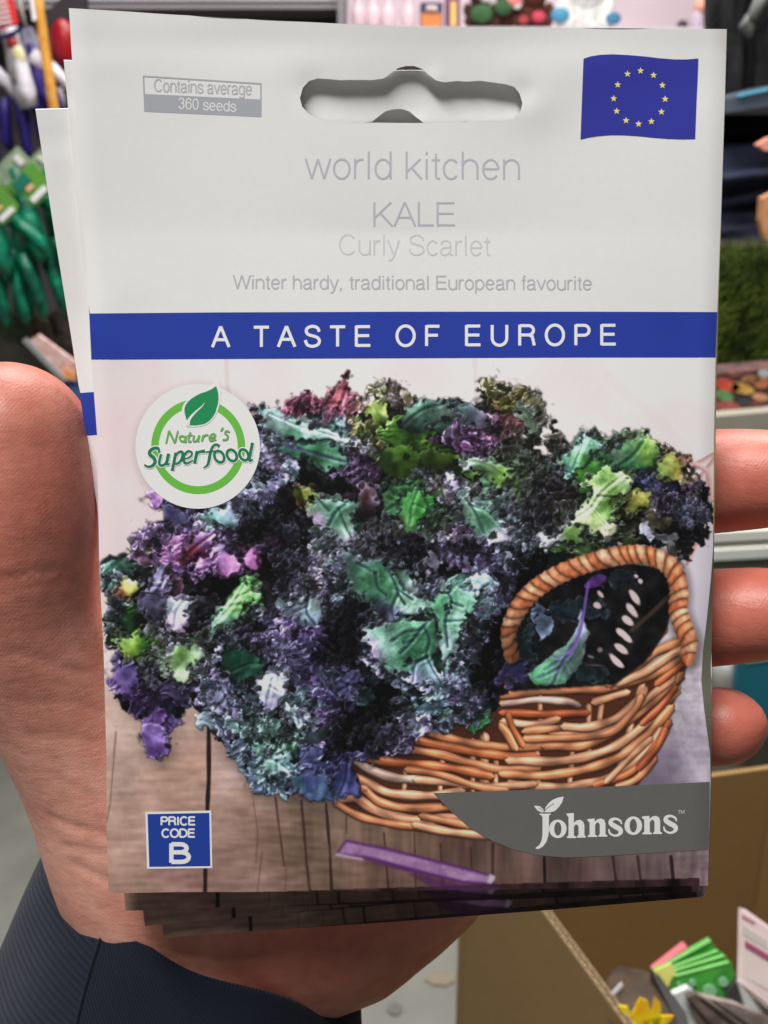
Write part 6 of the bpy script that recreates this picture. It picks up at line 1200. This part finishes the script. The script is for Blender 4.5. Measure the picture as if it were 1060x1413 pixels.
# daffodil packet
t = thing('flower_packet', 'black seed packet printed with a yellow flower at the bottom edge', 'seed packet', P(885, 1400, .66), 'seed packets in the cardboard box')
packet_quad('packet', q4([(120,625),(200,500),(240,468),(330,490),(560,830),(480,1050),(230,1000),(150,690)]), [.68,.70,.71,.70,.64,.60,.60,.66], .01, blkp, t)
for L_ in ([(150,700),(205,705),(235,770),(240,860),(205,800)],[(205,800),(280,650),(325,670),(350,740),(330,900),(240,900)],[(345,780),(372,645),(405,690),(410,770),(380,860)],[(300,790),(420,760),(485,760),(470,785),(390,850),(300,900)]):
    packet_quad('petal', q4(L_), [.634-.003]*len(L_), .0015, yel, t)
for L_ in ([(345,480),(375,480),(560,740),(600,900),(560,900),(345,520)],):
    packet_quad('side_fold', q4(L_), [.69,.69,.65,.63,.63,.69], .008, mat('near_black', (30,28,28), .4), t)
packet_quad('foil_strip', q4([(170,560),(180,575),(110,650),(100,635)]), [.675]*4, .002, sil, t)
# pink ones behind, green fan
for i in range(3):
    t = packet_quad('pink_packet', q4([(352+i*3,470+i*6),(548+i*9,318+i*10),(575+i*4,352+i*9),(500,470)]), [.735-.006*i]*4, .004, pnk); tag(t, ['hindmost pink packet edge beside the green fan','middle pink packet edge beside the green fan','front pink packet edge beside the green fan'][i], 'seed packet', 'seed packets in the cardboard box')
fan = [((362,480),(700,288),(720,310),(440,520)),((366,488),(710,300),(765,372),(450,540)),((372,500),(752,362),(806,400),(460,560)),((382,515),(790,392),(842,440),(470,590)),((400,540),(820,430),(862,500),(850,600),(480,620))]
for i, f4 in enumerate(fan):
    L_ = list(f4)+[(640,640)] if i < 4 else [(400,540),(820,430),(862,500),(850,600),(800,700),(470,640)]
    if i < 4: L_ = [f4[0], f4[1], f4[2], (f4[2][0]+10, f4[2][1]+90), (460+i*5, 600)]
    t = thing('green_packet', ['hindmost green packet of the fanned bunch','second green packet of the fan, counted from behind','middle green packet of the fanned bunch','fourth green packet, just behind the front of the fan','front green packet of the fan with yellow corner and round pale prints'][i], 'seed packet', P(*Z4(500, 500), .72-.008*i), 'seed packets in the cardboard box')
    packet_quad('packet', q4(L_), [.722-.008*i]*len(L_), .003, grn, t)
    e0, e1 = L_[0], L_[1]; packet_quad('pale_edge', q4([e0, e1, (e1[0]+3, e1[1]+7), (e0[0]+3, e0[1]+7)]), [.7212-.008*i-.001]*4, .001, mat('pale_green', (140,200,120), .4), t)
    if i == 4:
        packet_quad('yellow_corner', q4([(365,484),(470,440),(505,500),(480,520),(440,610),(400,545)]), [.686]*6, .001, mat('pale_yellow', (206,206,110), .4), t)
        for (x_, y_, r_) in [(705,610,42),(790,555,30),(600,560,22),(520,570,12)]: packet_quad('round_print', q4([(x_+r_*math.cos(a), y_+r_*.95*math.sin(a)) for a in np.linspace(0, 2*math.pi, 15)[:-1]]), [.6855]*14, .001, mat('hazy_print', (120,170,130), .4), t)
packets = [(([(460,640),(575,590),(640,640),(800,900),(560,900)]), .67, sil, 'white packet at the bottom edge below the green fan'),(([(560,650),(620,625),(1000,900),(820,950),(700,900)]), .655, brn, 'grey brown packet lying slanted below the green fan'),(([(640,640),(860,690),(1100,800),(1200,950),(900,950)]), .66, mat('taupe_packet', (140,126,120), .45, c2=(90,80,76), vscale=60), 'taupe packet slanting to the lower right corner'),
           (([(800,640),(870,540),(920,720),(860,760)]), .685, mat('charcoal_packet', (56,54,56), .5), 'charcoal packet standing between the green fan and the pale sleeve'),(([(880,560),(960,640),(1100,740),(1100,830),(930,740)]), .675, sil, 'white packet edge under the pale pink sleeve')]
for L_, d_, m_, lab in packets: tag(packet_quad('seed_envelope', q4(L_), [d_]*len(L_), .006, m_), lab, 'seed packet', 'seed packets in the cardboard box')
for L_ in ([(560,655),(575,650),(800,900),(770,900)],[(640,650),(656,648),(900,830),(890,850)],[(720,670),(735,668),(1000,850),(985,870)]):
    tag(packet_quad('packet_fold', q4(L_), [.652]*4, .002, mat('dark_fold_%d' % L_[0][0], (50,44,40), .5)), {560:'dark packet edge nearest the white packet at the bottom',640:'dark packet edge in the middle of the slanted packets',720:'dark packet edge nearest the pale pink sleeve'}[L_[0][0]], 'seed packet')
t = thing('pale_packet', 'pale pink packet with plum stripes standing at the right frame edge of the box', 'seed packet', P(1040, 1320, .68), 'seed packets in the cardboard box')
packet_quad('packet', q4([(880,98),(1150,290),(1150,760),(872,545)]), [.70,.66,.64,.68], .006, pal, t)
def pq(L_, m_, nm):
    out = []
    for x_, y_ in q4(L_): u = (x_-Z4(880,98)[0])/(Z4(1150,290)[0]-Z4(880,98)[0]); v = (y_-Z4(880,98)[1])/(Z4(872,545)[1]-Z4(880,98)[1]); out.append(.70-.04*u-.02*(v-u*.43)-.0012)
    packet_quad(nm, q4(L_), out, .0006, m_, t)
pq([(900,145),(980,190),(978,202),(900,158)], plum, 'stripe'); pq([(920,300),(1100,410),(1100,450),(920,345)], plum, 'stripe'); pq([(915,350),(1060,440),(1060,600),(912,520)], mat('greyed_panel', (172,160,156), .5), 'text_panel'); pq([(920,470),(985,505),(985,540),(920,508)], mat('dim_text', (130,120,118), .5), 'text_block'); pq([(905,200),(1060,300),(1060,350),(905,260)], mat('greyed_panel_b', (160,152,146), .5), 'text_panel')
